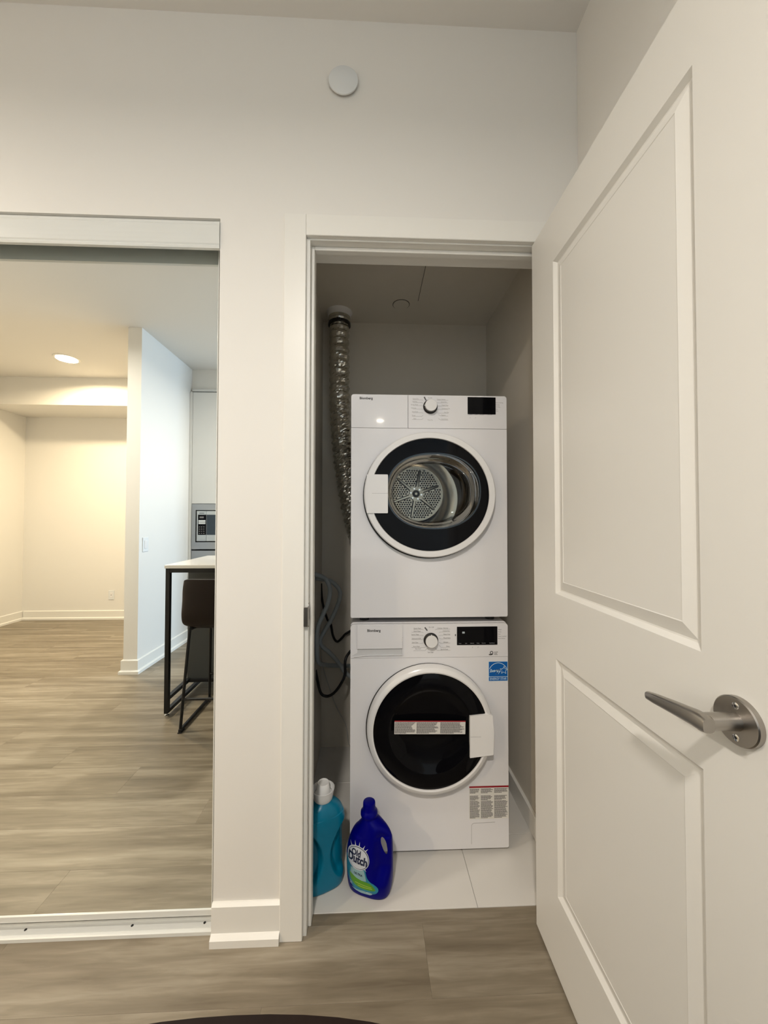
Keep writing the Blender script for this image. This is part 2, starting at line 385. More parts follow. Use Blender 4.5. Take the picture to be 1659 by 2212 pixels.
obj('head_jamb', bx(LX0, LX1, -0.0002, 0.1002, LZ, LZ+0.0105), M['trim'], tr)
obj('door_stop', bx(LX0, LX0+0.010, 0.024, 0.060, 0, LZ-0.0005, bev=0.002), M['trim'], tr)
obj('door_stop', bx(LX1-0.010, LX1, 0.024, 0.060, 0, LZ-0.0005, bev=0.002), M['trim'], tr)
obj('door_stop', bx(LX0+0.010, LX1-0.010, 0.024, 0.046, LZ-0.012, LZ-0.0003, bev=0.002), M['trim'], tr)
sp = B()
prism(sp, rrect(-0.0001, 0.0235, 0.915, 0.985, 0.004), LX0, LX0+0.0018, holes=[rrect(0.012, 0.020, 0.934, 0.968, 0.002)], plane='YZ')
obj('strike_plate', sp, M['nickel'], tr, label='satin nickel strike plate on the left jamb')
obj('strike_lip', bx(-0.1985, LX0+0.0017, -0.0172, -0.0154, 0.921, 0.979, bev=0.0006), M['nickel'], tr)
obj('strike_lip', bx(LX0+0.0001, LX0+0.0017, -0.0153, -0.0002, 0.921, 0.979), M['nickel'], tr)
obj('latch_hole', bx(LX0+0.0001, LX0+0.0006, 0.0122, 0.0198, 0.9342, 0.9678), M['gasket'], tr)

# ================================================================== THE OPEN PANEL DOOR
DX, DT = 0.5093, 0.035
DY0, DY1, DZ0, DZ1 = -0.708, -0.002, 0.010, 2.108
door = thing('door_1', 'open white two-panel door with a satin nickel lever', 'door', (DX+DT/2, DY1, 0), kind='structure')
P_Y0, P_Y1 = -0.573, -0.132
panels = ((0.222, 0.862), (1.040, 1.966))
def rect(y0, y1, z0, z1, x): return [(x, y0, z0), (x, y1, z0), (x, y1, z1), (x, y0, z1)]
holes = [[(P_Y0, a), (P_Y1, a), (P_Y1, b), (P_Y0, b)] for a, b in panels]
db = prism(B(), [(DY0, DZ0), (DY1, DZ0), (DY1, DZ1), (DY0, DZ1)], DX, DX+0.0175, holes=holes, plane='YZ')
box(db, DX+0.0175, DX+DT, DY0, DY1, DZ0, DZ1)
obj('door_slab', db, M['door'], door)
for a, b in panels:
    steps = [(0.0, 0.0), (0.003, 0.003), (0.009, 0.0085), (0.012, 0.009), (0.036, 0.0018), (0.0375, 0.0028)]
    rings = [rect(P_Y0+i, P_Y1-i, a+i, b-i, DX+d) for i, d in steps]
    obj('raised_panel', loft(B(), rings, cap1=True), M['door'], door)
hy, hz = -0.631, 0.967
hn = obj('lever_handle', lathe_y(B(), 0, 0, [(0.001, 0), (0.001, 0.001)], n=6), M['nickel'], door) if False else None
def lathe_x(bm, cy, cz, prof, n=48):
    return loft(bm, [[(x, cy+r*math.cos(2*PI*i/n), cz+r*math.sin(2*PI*i/n)) for i in range(n)] for r, x in prof], cap0=True, cap1=True)
ros = obj('handle_rosette', lathe_x(B(), hy, hz, [(0.0325, DX-0.0001), (0.0325, DX-0.0075), (0.031, DX-0.009)]), M['nickel'], door, smooth=True)
for dz in (-0.0215, 0.0215):
    s = lathe_x(B(), hy-0.002, hz+dz, [(0.0046, DX-0.0088), (0.0046, DX-0.0095), (0.0036, DX-0.0098)], n=16)
    obj('screw', s, M['chrome'], ros, smooth=True)
    obj('screw_slot', lathe_x(B(), hy-0.002, hz+dz, [(0.0024, DX-0.0097), (0.0018, DX-0.0101)], n=6), M['gasket'], ros)
# lever: neck out of the rosette, bend, flat tapering blade towards the hinge
lv = lathe_x(B(), hy, hz, [(0.0125, DX-0.009), (0.0115, DX-0.030), (0.0115, DX-0.060)], n=28)
def blade():
    rings = []
    for t, yo, xo, hh, tt, zo in ((0, -0.0115, 0.000, 0.0095, 0.0085, 0), (0.1, -0.006, 0.001, 0.0112, 0.0095, 0), (0.25, 0.010, 0.001, 0.0112, 0.0092, 0.0), (0.5, 0.040, 0.0, 0.0098, 0.0075, -0.003), (0.8, 0.080, 0.0, 0.0078, 0.0062, -0.008), (1, 0.096, 0.0, 0.0062, 0.0050, -0.010), (1.02, 0.0990, 0.0, 0.0038, 0.0032, -0.010)):
        c = Vector((DX-0.056+xo, hy+yo, hz+zo)); ring = []
        for i in range(20):
            a = 2*PI*i/20; ca, sa = math.cos(a), math.sin(a)
            ring.append(c + Vector((math.copysign(abs(ca)**0.6, ca)*tt, 0, math.copysign(abs(sa)**0.6, sa)*hh)))
        rings.append(ring)
    return loft(B(), rings, cap0=True, cap1=True)
join(lv, blade())
obj('lever', lv, M['nickel'], door, smooth=True)
for zc in (0.25, 1.05, 1.86):
    hb = B()
    for k in range(5): lathe_z(hb, DX+DT+0.004, 0.0-0.006, [(0.0055, zc-0.045+k*0.018), (0.0055, zc-0.0275+k*0.018)], n=12)
    obj('hinge', hb, M['nickel'], door)

# ================================================================== MIRRORED SLIDING CLOSET DOOR
YM = 0.040
head = B()
prism(head, [(-0.004, 2.154), (0.006, 2.156), (0.008, 2.156), (0.008, 2.073), (-0.002, 2.073), (-0.004, 2.079), (-0.002, 2.083), (-0.004, 2.087), (-0.0050, 2.100), (-0.0054, 2.115), (-0.0050, 2.130), (-0.004, 2.143), (-0.0034, 2.145), (-0.004, 2.147)], MX0+0.001, MX1-0.001, plane='YZ')
hd = obj('sliding_door_track', head, M['alu'], None, label='glossy white top track fascia above the mirror closet door', cat='track', loc=(-1.2, 0, 2.16), kind='structure')
hd.name = 'trim_2'
obj('track_channel', bx(MX0+0.001, MX1-0.001, 0.0085, 0.085, 2.150, 2.166), M['alu2'], hd) if False else None
ch = B(); box(ch, MX0+0.001, MX1-0.001, 0.0085, 0.090, 2.155, 2.1665)
o = obj('track_channel', ch, M['alu2'], None); o.parent = hd; o.location = -Vector(hd.location)
# bottom track
bt = thing('trim_3', 'white screwed-down bottom track of the mirror closet', 'track', (-1.2, 0.04, 0), kind='structure')
prof = [(0.012, 0.0), (0.012, 0.010), (0.014, 0.012), (0.022, 0.012), (0.024, 0.010), (0.025, 0.003), (0.055, 0.003), (0.056, 0.010), (0.060, 0.010), (0.061, 0.003), (0.092, 0.003), (0.092, 0.0)]
obj('track_rail', prism(B(), prof, MX0+0.001, MX1-0.001, plane='YZ'), M['alu'], bt)
for sx_ in (-0.506, -0.723, -1.037, -1.35, -1.66):
    obj('screw', lathe_z(B(), sx_, 0.044, [(0.0036, 0.003), (0.0036, 0.0042), (0.0022, 0.0048)], n=12), M['gasket'], bt)
def mirror_door(name, x0, x1, y, label):
    d = thing(name, label, 'mirror door', ((x0+x1)/2, y, 0.03), kind='structure', group=None)
    obj('mirror_panel', bx(x0+0.004, x1-0.003, y, y+0.005, 0.050, 2.150), M['mirror'], d)
    obj('backing_board', bx(x0+0.004, x1-0.003, y+0.0052, y+0.012, 0.050, 2.150), M['cabwhite'], d)
    obj('bottom_rail', bx(x0, x1, y-0.003, y+0.013, 0.031, 0.0499, bev=0.001), M['alu'], d)
    obj('side_stile', bx(x1-0.0029, x1, y-0.003, y+0.013, 0.0501, 2.150, bev=0.0006), M['alu'], d)
    obj('side_stile', bx(x0, x0+0.0039, y-0.003, y+0.013, 0.0501, 2.150, bev=0.0006), M['alu'], d)
    return d
mirror_door('door_2', -1.27, -0.4805, YM, 'sliding mirror door reflecting the kitchen and lamplit alcove')
mirror_door('door_3', -1.945, -1.20, YM+0.022, 'second sliding mirror door further along the closet')
struct('wall_mirror_closet', bx(MX0, MX1, 0.0950, 0.0995, 0, HZ), M['gasket'], 'dark back inside the mirror closet', 'wall')

# ================================================================== APPLIANCES
WX, YW = -0.0729, 0.252                    # left edge and front plane
WD = 0.595; WR = WX + WD
BACK = YW + 0.527
def face(u, v, ox, oz): return ox + u, oz - v

def knob(parent, cx, cz, ang):
    k = obj('program_knob', lathe_y(B(), cx, cz, [(0.0275, YW-0.0001), (0.0270, YW-0.004), (0.0245, YW-0.006), (0.0240, YW-0.016)], n=48, cap1=True), M['blackplastic'], parent, smooth=True)
    obj('knob_cap', lathe_y(B(), cx, cz, [(0.0225, YW-0.0155), (0.0225, YW-0.021), (0.021, YW-0.0225)], n=48, cap1=True), M['plastic'], k, smooth=True)
    c, s = math.cos(ang), math.sin(ang); bm = B()
    pts = [(cx+c*0.0262, cz+s*0.0262), (cx+c*0.020-s*0.004, cz+s*0.020+c*0.004), (cx+c*0.020+s*0.004, cz+s*0.020-c*0.004)]
    prism(bm, pts, YW-0.0195, YW-0.0163); obj('knob_pointer', bm, M['plastic'], k)
    return k
def print_rows(rows_, size, m=1.0):
    bm = B()
    for s, x, z, al in rows_: join(bm, text_bm(s, size, x, z, YW-0.0001, align=al, sx=0.85))
    return bm
def leaders(rows_):
    bm = B()
    for x0, x1, z, kx, kz in rows_:
        strip(bm, min(x0, x1), max(x0, x1), z-0.0004, z+0.0004, YW-0.0001)
        if kx is not None: strokes(bm, [(x1, z), (kx, kz)], 0.0008, YW-0.0001)
    return bm
def grey_text_block(bm, x0, x1, ztop, nlines, pitch, rng, y, th=0.62):
    for i in range(nlines):
        z = ztop - i*pitch; e = x1 - (x1-x0)*(rng.random()*0.22 if i < nlines-1 else 0.45)
        xx = x0
        while xx < e:                       # broken into word-length dashes
            wl = 0.003 + rng.random()*0.006; strip(bm, xx, min(xx+wl, e), z-pitch*th, z, y); xx += wl+0.0007
def shell(parent, z0, z1, rad=0.010):
    outer = rrect(WX, WR, z0, z1, rad); inner = rrect(WX+0.012, WR-0.012, z0+0.012, z1-0.012, 0.004)
    bm = prism(B(), outer, YW+0.018, BACK, holes=[inner]); box(bm, WX+0.006, WR-0.006, BACK-0.006, BACK+0.001, z0+0.006, z1-0.006)
    return obj('cabinet_body', bm, M['enamel'], parent)

# ---------------- dryer
DZB, DZT = 0.8745, 1.7165
dry = thing('tumble_dryer', 'white tumble dryer stacked on the washer, steel drum showing through its round door', 'dryer', (WX+WD/2, YW+0.27, 0.8535))
shell(dry, DZB, DZT)
DCX, DCZ = 0.2225, 1.3355
fp = prism(B(), rrect(WX, WR, DZB, 1.5885, 0.006, corners=(1, 1, 0, 0)), YW, YW+0.0178, holes=[ell(DCX, DCZ, 0.222, 0.216, 72)])
obj('front_panel', fp, M['enamel'], dry)
cp = obj('control_panel', prism(B(), rrect(WX+0.2160, WR, 1.5900, DZT, 0.010, corners=(0, 0, 1, 0)), YW, YW+0.0178), M['enamel'], dry)
drw = obj('tank_drawer', prism(B(), rrect(WX, WX+0.2145, 1.5900, DZT, 0.010, corners=(0, 0, 0, 1)), YW, YW+0.0178), M['enamel'], dry)
obj('logo', text_bm('Blomberg', 0.0128, WX+0.0560, 1.7015, YW-0.0001, bold=0.03), M['inkd'], drw)
kx, kz = 0.2275, 1.6725
knob(dry, kx, kz, PI)
q = lambda cx, cy: (WX + (cx-32)*0.0003795, DZT - (cy-52)*0.000383)     # panel artwork grid -> face
DL = [('Quick Dry', 705, 90), ('Bedding', 690, 117), ('Sports Wear', 700, 148), ('Delicates', 682, 182), ('Jeans/Dark', 700, 219), ('Timed', 672, 256), ('Rack', 682, 288)]
DR = [('Cotton Intense', 890, 92), ('Extra Dry', 932, 118), ('Heavy Duty', 940, 150), ('Synthetics Dry', 940, 184), ('Eco Dry', 965, 222), ('Hygiene', 932, 250), ('Cool Down', 935, 290)]
rows_ = [(s, *q(x, y), 'RIGHT') for s, x, y in DL] + [(s, *q(x, y), 'LEFT') for s, x, y in DR] + [('On/Off', *q(820, 79), 'CENTER'), ('Time Dry', *q(822, 300), 'CENTER')]
obj('program_names', print_rows(rows_, 0.0062), M['inkl'], cp, kind='stuff')
ld = []
for i, (s, x, y) in enumerate(DL):
    a, z = q(648 if i not in (5, 6) else 640, y+9); b, _ = q(738, y+9); k = q(752, y+9 + (6-y*0.0) if i not in (5, 6) else y-4); ld.append((a, b, z, *k))
for i, (s, x, y) in enumerate(DR):
    a, z = q(1005, y+9); b, _ = q(905 + (5 if i < 5 else 25), y+9); k = q(892 if i < 5 else 905, y+6 if i < 5 else y-6); ld.append((a, b, z, *k))
obj('program_lines', leaders(ld), M['inkl'], cp, kind='stuff')
def symbol(px, py, ang, ln=40, wd=14):
    x, z = q(px, py); bm = B(); c, s = math.cos(ang), math.sin(ang); a = ln*0.00038/2; b = wd*0.00038/2
    for k in (-0.9, -0.55, -0.1, 0.3, 0.75):
        cx, cz = x + c*a*k, z + s*a*k
        strokes(bm, [(cx-s*b, cz+c*b), (cx+s*b, cz-c*b)], 0.0022, YW-0.0001)
    strokes(bm, [(x-c*a, z-s*a), (x+c*a, z+s*a)], 0.0026, YW-0.0001)
    return bm
obj('start_symbol', symbol(772, 88, math.radians(-62)), M['ink'], cp)
dsp = obj('display', prism(B(), rrect(0.371, 0.4795, 1.6455, 1.7115, 0.001), YW-0.0008, YW+0.002), M['blackgloss'], dry)
dr_ = B()
for s, px in (('Dryness', 1230), ('Buzzer', 1287), ('Drum Light', 1343), ('Start/Pause', 1427)):
    x, z = q(px, 240); join(dr_, text_bm(s, 0.0042, x, z, YW-0.0009))
obj('display_print', dr_, M['inkw'], dsp, kind='stuff')
sd = B()
for s, y in (('Anti-creasing', 118), ('Drying', 139), ('Cooling', 160), ('End', 183), ('Filter', 202)):
    x, z = q(1487, y); join(sd, text_bm(s, 0.0055, x, z, YW-0.0001, align='LEFT'))
for s, px in (("3''", 1228), ("3''", 1282)):
    x, z = q(px, 274); join(sd, text_bm(s, 0.0055, x, z, YW-0.0001))
obj('indicator_print', sd, M['inkl'], cp, kind='stuff')
# round door: ring, black glass annulus with oval window, glass bowl, handle
RX, RZ = 0.2465, 0.2340
dd = obj('door', lathe_y(B(), DCX, DCZ, [(0.966, YW-0.0005), (1.0, YW-0.008), (1.0, YW-0.026), (0.985, YW-0.030), (0.905, YW-0.030), (0.895, YW-0.026), (0.895, YW-0.012), (0.88, YW-0.004), (0.88, YW-0.0005)], n=96, sx=RX, sz=RZ), M['ring'], dry, smooth=True)
obj('door_shadow_gap', lathe_y(B(), DCX-0.001, DCZ-0.003, [(0.985, YW-0.0003), (1.012, YW-0.0012), (1.012, YW-0.006), (0.985, YW-0.0068)], n=96, sx=RX, sz=RZ), M['blackplastic'], dd, smooth=True)
OX, OZ, OA, OB = 0.236, 1.349, 0.176, 0.1415
def egg(cx, cz, a, b, y, n=96):
    out = []
    for i in range(n):
        t = 2*PI*i/n; c, s = math.cos(t), math.sin(t); p = 2.25
        out.append((cx + a*math.copysign(abs(c)**(2/p), c), y, cz + b*math.copysign(abs(s)**(2/p), s)))
    return out
gl = prism(B(), [(DCX+RX*0.895*math.cos(2*PI*i/96), DCZ+RZ*0.895*math.sin(2*PI*i/96)) for i in range(96)], YW-0.0275, YW-0.0225, holes=[[(x, z) for x, _, z in egg(OX, OZ, OA, OB, 0)]])
obj('door_glass', gl, M['blackgloss'], dd)
bw = loft(B(), [egg(OX, OZ, OA, OB, YW-0.026), egg(OX, OZ, OA-0.006, OB-0.006, YW-0.018), egg(OX-0.002, OZ, OA-0.016, OB-0.012, YW+0.02), egg(OX-0.004, OZ, OA-0.026, OB-0.018, YW+0.055), egg(OX-0.006, OZ, OA-0.038, OB-0.026, YW+0.068), egg(OX-0.006, OZ, OA-0.060, OB-0.048, YW+0.072)], cap1=True)
obj('glass_bowl', bw, M['glass'], dd, smooth=True)
obj('bowl_rim', loft(B(), [egg(OX, OZ, OA+0.001, OB+0.001, YW-0.0285), egg(OX, OZ, OA-0.004, OB-0.004, YW-0.0285), egg(OX, OZ, OA-0.004, OB-0.004, YW-0.024), egg(OX, OZ, OA+0.001, OB+0.001, YW-0.024)], close=True), M['winglass'], dd)
hh = B(); prism(hh, rrect(-0.0135, 0.0645, 1.2655, 1.4085, 0.003), YW-0.0345, YW-0.020)
hd2 = obj('door_handle', hh, M['ring'], dd)
hv_ = B(); box(hv_, 0.006, 0.0640, YW-0.0349, YW-0.0344, 1.3385, 1.3393); obj('handle_seam', hv_, M['inkl'], dd)
# drum seen through the bowl
FX, FZ, FY = 0.232, 1.374, YW+0.50
obj('drum_seal', lathe_y(B(), 0.2235, 1.350, [(0.205, YW+0.025), (0.212, YW+0.02), (0.212, YW+0.075), (0.2435, YW+0.084)], n=96), M['gasket'], dry, smooth=True)
dm = obj('drum', lathe_y(B(), 0.2235, 1.350, [(0.244, YW+0.085), (0.244, YW+0.20), (0.241, YW+0.205), (0.241, YW+0.212), (0.244, YW+0.217), (0.244, YW+0.33), (0.241, YW+0.335), (0.241, YW+0.342), (0.244, YW+0.347), (0.244, YW+0.455), (0.225, YW+0.485), (0.165, YW+0.500), (0.155, YW+0.512), (0.146, YW+0.512), (0.142, YW+0.498)], n=96), M['steel'], dry, smooth=True)
obj('drum_back', lathe_y(B(), 0.2235, 1.350, [(0.245, YW+0.516), (0.245, YW+0.518)], n=48, cap0=True, cap1=True), M['gasket'], dry)
bf = obj('drum_rear_plate', lathe_y(B(), FX+0.002, FZ, [(0.146, YW+0.504), (0.141, YW+0.498), (0.136, YW+0.499)], n=72, cap1=True), M['steel'], dry, smooth=True)
hp = B(); NS = 6; a00 = math.radians(80); hr = 0.0049
ex = []
ii = 0
st = 0.0126
for iy in range(-14, 15):
    for ix in range(-14, 15):
        px = ix*st + (st/2 if iy % 2 else 0); pz = iy*st*0.866; r_ = math.hypot(px, pz)
        if r_ > 0.130 or r_ < 0.040: continue
        a = math.atan2(pz, px); ok = True
        for k in range(NS):
            ak = a00 + k*2*PI/NS; dd_ = abs(r_*math.sin(a-ak)); 
            if dd_ < 0.0105 and math.cos(a-ak) > 0: ok = False
        if ok:
            loft(hp, [[(FX+0.002+px+hr*s_*math.cos(2*PI*j/8), y_, FZ+pz+hr*s_*math.sin(2*PI*j/8)) for j in range(8)] for s_, y_ in ((1.0, YW+0.4985), (0.85, YW+0.4972))], cap1=True)
obj('perforations', hp, M['hole'], dry, kind='stuff')
for k in range(NS):
    a = a00 + k*2*PI/NS; c, s = math.cos(a), math.sin(a)
    def Q(r_, t_): return (FX+0.002 + c*r_ - s*t_, FZ + s*r_ + c*t_)
    sb = prism(B(), [Q(0.026, -0.0050), Q(0.118, -0.0036), Q(0.124, 0), Q(0.118, 0.0036), Q(0.026, 0.0050)], YW+0.486, YW+0.4985)
    sb2 = prism(B(), [Q(0.024, -0.0098), Q(0.120, -0.0078), Q(0.128, 0), Q(0.120, 0.0078), Q(0.024, 0.0098)], YW+0.4975, YW+0.4985)
    sp_o = obj('drum_spoke', sb, M['steel'], dry); obj('spoke_groove', sb2, M['hole'], sp_o)
star = []
for i in range(48):
    t = 2*PI*i/48; r_ = 0.035 + 0.006*math.cos(6*(t-a00)); star.append((FX+0.002+r_*math.cos(t), FZ+r_*math.sin(t)))
hub = obj('drum_hub', prism(B(), star, YW+0.484, YW+0.491), M['steel'], dry)
obj('hub_recess', lathe_y(B(), FX+0.002, FZ, [(0.019, YW+0.4838), (0.019, YW+0.483)], n=24, cap0=True, cap1=True), M['hole'], hub)
obj('hub_bolt', lathe_y(B(), FX+0.002, FZ, [(0.0065, YW+0.483), (0.0065, YW+0.480)], n=16, cap0=True, cap1=True), M['steel'], hub)
for k in range(6):
    a = a00 + (k+0.5)*PI/3
    obj('hub_bolt', lathe_y(B(), FX+0.002+0.0275*math.cos(a), FZ+0.0275*math.sin(a), [(0.0048, YW+0.484), (0.0044, YW+0.4815)], n=12, cap1=True), M['chrome'], hub)
for fx in (WX+0.05, WR-0.05):
    for fy in (YW+0.06, BACK-0.06): obj('foot', lathe_z(B(), fx, fy, [(0.018, 0.8535), (0.018, 0.8743)], n=16), M['gasket'], dry)

# ---------------- washer
WZB, WZT = 0.0135, 0.8525
was = thing('washing_machine', 'white front-loading washing machine under the dryer, with an energy label', 'washer', (WX+WD/2, YW+0.27, 0))
shell(was, WZB, WZT-0.0005)
def frontp(): 
    pts = rrect(WX, WR, WZB, 0.8485, 0.007, corners=(1, 1, 0, 0))
    return prism(B(), rrect(WX, WR, WZB, 0.7235, 0.007, corners=(1, 1, 0, 0)), YW, YW+0.0178)
obj('front_panel', frontp(), M['enamel'], was)
cp = obj('control_panel', prism(B(), rrect(WX, WR, 0.7245, 0.8500, 0.012, corners=(0, 0, 1, 1)), YW, YW+0.0178), M['enamel'], was)
q = lambda cx, cy: (WX + (cx-22)*0.000376, 0.8500 - (cy-56)*0.000378)
# detergent drawer front over the grip pocket
dw = obj('detergent_drawer', prism(B(), [(WX+0.0255, 0.848), (WX+0.0255, 0.761), (WX+0.193, 0.761), (WX+0.193, 0.848)], YW-0.006, YW-0.0002), M['enamel'], was)
pk = B(); prism(pk, [(WX+0.004, 0.7335), (WX+0.060, 0.7355), (WX+0.193, 0.7355), (WX+0.193, 0.7605), (WX+0.0255, 0.7605), (WX+0.0255, 0.745)], YW-0.0006, YW-0.0002)
obj('drawer_grip', pk, mat('grip_shade_plastic', (0.60, 0.60, 0.60), 0.4), dw)
gp = B(); prism(gp, [(WX+0.012, 0.7305), (WX+0.060, 0.7345), (WX+0.195, 0.7348), (WX+0.195, 0.8), (WX+0.1935, 0.8), (WX+0.1935, 0.7362), (WX+0.060, 0.7360), (WX+0.012, 0.7325)], YW-0.005, YW-0.0002)
obj('grip_lip', gp, M['enamel'], dw)
obj('logo', text_bm('Blomberg', 0.0128, WX+0.0868, 0.8280, YW-0.0061, bold=0.03), M['inkd'], dw)
kx, kz = 0.2285, 0.7890
knob(was, kx, kz, PI/2)
WL = [('Quick Wash', 724, 101), ('Hand Wash', 720, 129), ('Sports Wear', 704, 161), ('Delicates & Silk', 724, 201), ('Dark Care', 696, 240), ('Perm Press', 712, 280), ('Easy Care', 724, 302)]
WRr = [('Cottons / Normal', 890, 101), ('Cotton Eco', 944, 129), ('Heavy Duty', 950, 161), ('Mixed Items', 950, 198), ('Allergen', 950, 240), ('Rinse', 980, 281), ('Spin & Drain', 922, 311)]
rows_ = [(s, *q(x, y), 'RIGHT') for s, x, y in WL] + [(s, *q(x, y), 'LEFT') for s, x, y in WRr] + [('On / Off', *q(828, 91), 'CENTER'), ('Tub Clean', *q(820, 339), 'CENTER')]
obj('program_names', print_rows(rows_, 0.0064), M['ink'], cp, kind='stuff')
ld = []
for i, (s, x, y) in enumerate(WL[:6]+[('', 0, 311)]):
    a, z = q(630+(20 if i in (0, 6) else 0), y+9); b, _ = q(735 if i < 5 else 765, y+9); k = q(750 if i < 5 else 790, y+14 if i < 3 else y+1 if i < 5 else y-16); ld.append((a, b, z, *k))
for i, (s, x, y) in enumerate(WRr):
    a, z = q(1020, y+9); b, _ = q(925 if 0 < i < 6 else 885, y+9); k = q(905 if 0 < i < 6 else 866, y+14 if i < 3 else y-2 if i < 5 else y-14); ld.append((a, b, z, *k))
obj('program_lines', leaders(ld), M['inkl'], cp, kind='stuff')
obj('start_symbol', symbol(776, 108, math.radians(-52)), M['ink'], cp)
obj('start_mark', symbol(1072, 170, math.radians(90), ln=18, wd=8), M['ink'], cp)
dsp = obj('display', prism(B(), rrect(0.3275, 0.4820, 0.7690, 0.8380, 0.001), YW-0.0008, YW+0.002), M['blackgloss'], was)
dr_ = B()
for s, px in (('Temp.', 1118), ('Spin', 1180), ('Options', 1240), ('Delay', 1300), ('Favorite', 1358), ('Start/Pause', 1442)):
    x, z = q(px, 253); join(dr_, text_bm(s, 0.0044, x, z, YW-0.0009))
obj('display_print', dr_, M['inkw'], dsp, kind='stuff')
x, z = q(1153, 147); obj('display_digits', text_bm('88', 0.0095, x, z, YW-0.0009, bold=0.03), mat('lit_segments', (0.6, 0.7, 0.75), 0.4), dsp)
sd = B()
for s, y in (('Wash', 121), ('Rinse', 143), ('Spin', 165), ('Door Locked', 187), ('Extra Rinse', 209)):
    x, z = q(1505, y); join(sd, text_bm(s, 0.0058, x, z, YW-0.0001, align='LEFT'))
for s, px in (("3''", 1245), ("3''", 1302)):
    x, z = q(px, 296); join(sd, text_bm(s, 0.0060, x, z, YW-0.0001))
for s, y in (('WATER', 344), ('CARE', 356), ('INSIDE', 368)):
    x, z = q(1462, y); join(sd, text_bm(s, 0.0046, x, z, YW-0.0001, align='LEFT', bold=0.02))
obj('indicator_print', sd, M['ink'], cp, kind='stuff')
# round-and-hand emblem
x, z = q(1438, 352); em = B(); prism(em, ell(x, z+0.001, 0.0062, 0.0062, 20), YW-0.0004, YW-0.0001, holes=[ell(x, z+0.001, 0.0036, 0.0036, 20)])
prism(em, [(x-0.011, z-0.0075), (x-0.009, z-0.0035), (x-0.003, z-0.0045), (x+0.006, z-0.004), (x+0.004, z-0.0065), (x-0.003, z-0.0085)], YW-0.0005, YW-0.0001)
obj('care_emblem', em, M['inkd'], cp)
# energy label
ex0, ex1, ez0, ez1 = 0.4475, 0.5210, 0.6325, 0.7065
el = obj('energy_label', bx(ex0, ex1, YW-0.0006, YW-0.0001, ez0, ez1), M['eswhite'], was, label='blue and white energy label')
bb = B(); box(bb, ex0+0.0012, ex1-0.0012, YW-0.0009, YW-0.0005, ez0+0.0175, ez1-0.0012); box(bb, ex0+0.0012, ex1-0.0012, YW-0.0009, YW-0.0005, ez0+0.0012, ez0+0.0155)
obj('label_field', bb, M['esblue'], el)
lw = B(); ecx = (ex0+ex1)/2; yl = YW-0.0009
arc = [(ecx + 0.0375*math.sin(t), ez0+0.0265 + 0.0420*math.cos(t)) for t in [math.radians(-62 + 124*i/24) for i in range(25)]]
arc = [p for p in arc if ex0+0.0012 < p[0] < ex1-0.0012]
strokes(lw, arc, 0.0018, yl)
scx, scz = ex0+0.0585, ez0+0.0405; sp_ = []
for i in range(11):
    r_ = 0.0150 if i % 2 == 0 else 0.0066; t = PI/2 + i*PI/5 + math.radians(-4); sp_.append((scx+r_*math.cos(t), scz+r_*math.sin(t)))
for i in range(10):
    if i in (2,): 
        strokes(lw, [sp_[i], (sp_[i][0]*0.35+sp_[i+1][0]*0.65, sp_[i][1]*0.35+sp_[i+1][1]*0.65)], 0.0014, yl); continue
    strokes(lw, [sp_[i], sp_[i+1]], 0.0014, yl)
# hand-written "energy"
cur = [(0.0, 0.0), (0.03, 0.02), (0.09, 0.10), (0.16, 0.20), (0.15, 0.30), (0.09, 0.30), (0.05, 0.18), (0.09, 0.05), (0.18, 0.06), (0.25, 0.20), (0.25, 0.03), (0.29, 0.16), (0.33, 0.20), (0.34, 0.05), (0.38, 0.06), (0.43, 0.14), (0.45, 0.22), (0.41, 0.22), (0.40, 0.12), (0.45, 0.08), (0.51, 0.16), (0.53, 0.23), (0.53, 0.12), (0.58, 0.24), (0.66, 0.27), (0.60, 0.26), (0.58, 0.16), (0.64, 0.15), (0.70, 0.27), (0.64, 0.00), (0.56, -0.18), (0.64, -0.02), (0.76, 0.14), (0.78, 0.30), (0.77, 0.18), (0.84, 0.16), (0.89, 0.32), (0.82, 0.02), (0.74, -0.18), (0.84, 0.0), (0.98, 0.18)]
w0 = ex0+0.0045; ws = 0.0435; zb = ez0+0.0330
cs = smooth_path([(w0+a*ws, 0, zb+b*ws*0.85) for a, b in cur], 3)
strokes(lw, [(p.x, p.z) for p in cs], 0.0016, yl)
join(lw, text_bm('ENERGY STAR', 0.0120, ecx, ez0+0.0083, yl, sx=0.84, bold=0.005))
obj('label_print', lw, M['eswhite'], el)
# warning label, lower right
rng = random.Random(3)
wl = obj('warning_label', bx(0.3725, 0.5218, YW-0.0005, YW-0.0001, 0.1215, 0.2425), mat('label_film', (0.76, 0.74, 0.69), 0.45), was, label='paper warning label with a red bar and three columns of print')
obj('label_red_bar', bx(0.3725, 0.5218, YW-0.0008, YW-0.0004, 0.2370, 0.2430), M['red'], wl)
tb = B()
for x0, x1 in ((0.3745, 0.4125), (0.4165, 0.4635), (0.4670, 0.5190)):
    grey_text_block(tb, x0, x1, 0.2335, 5, 0.0036, rng, YW-0.0005); grey_text_block(tb, x0, x1, 0.2080, 5, 0.0036, rng, YW-0.0005)
    grey_text_block(tb, x0, x1, 0.1885, 18, 0.0036, rng, YW-0.0005)
obj('label_text', tb, M['ink'], wl, kind='stuff')
# service flap
fg = B()
strokes(fg, [(0.381, 0.030), (0.381, 0.098), (0.384, 0.104), (0.390, 0.1065), (0.470, 0.1085)], 0.0012, YW-0.0001)
obj('service_flap_seam', fg, M['inkl'], was)
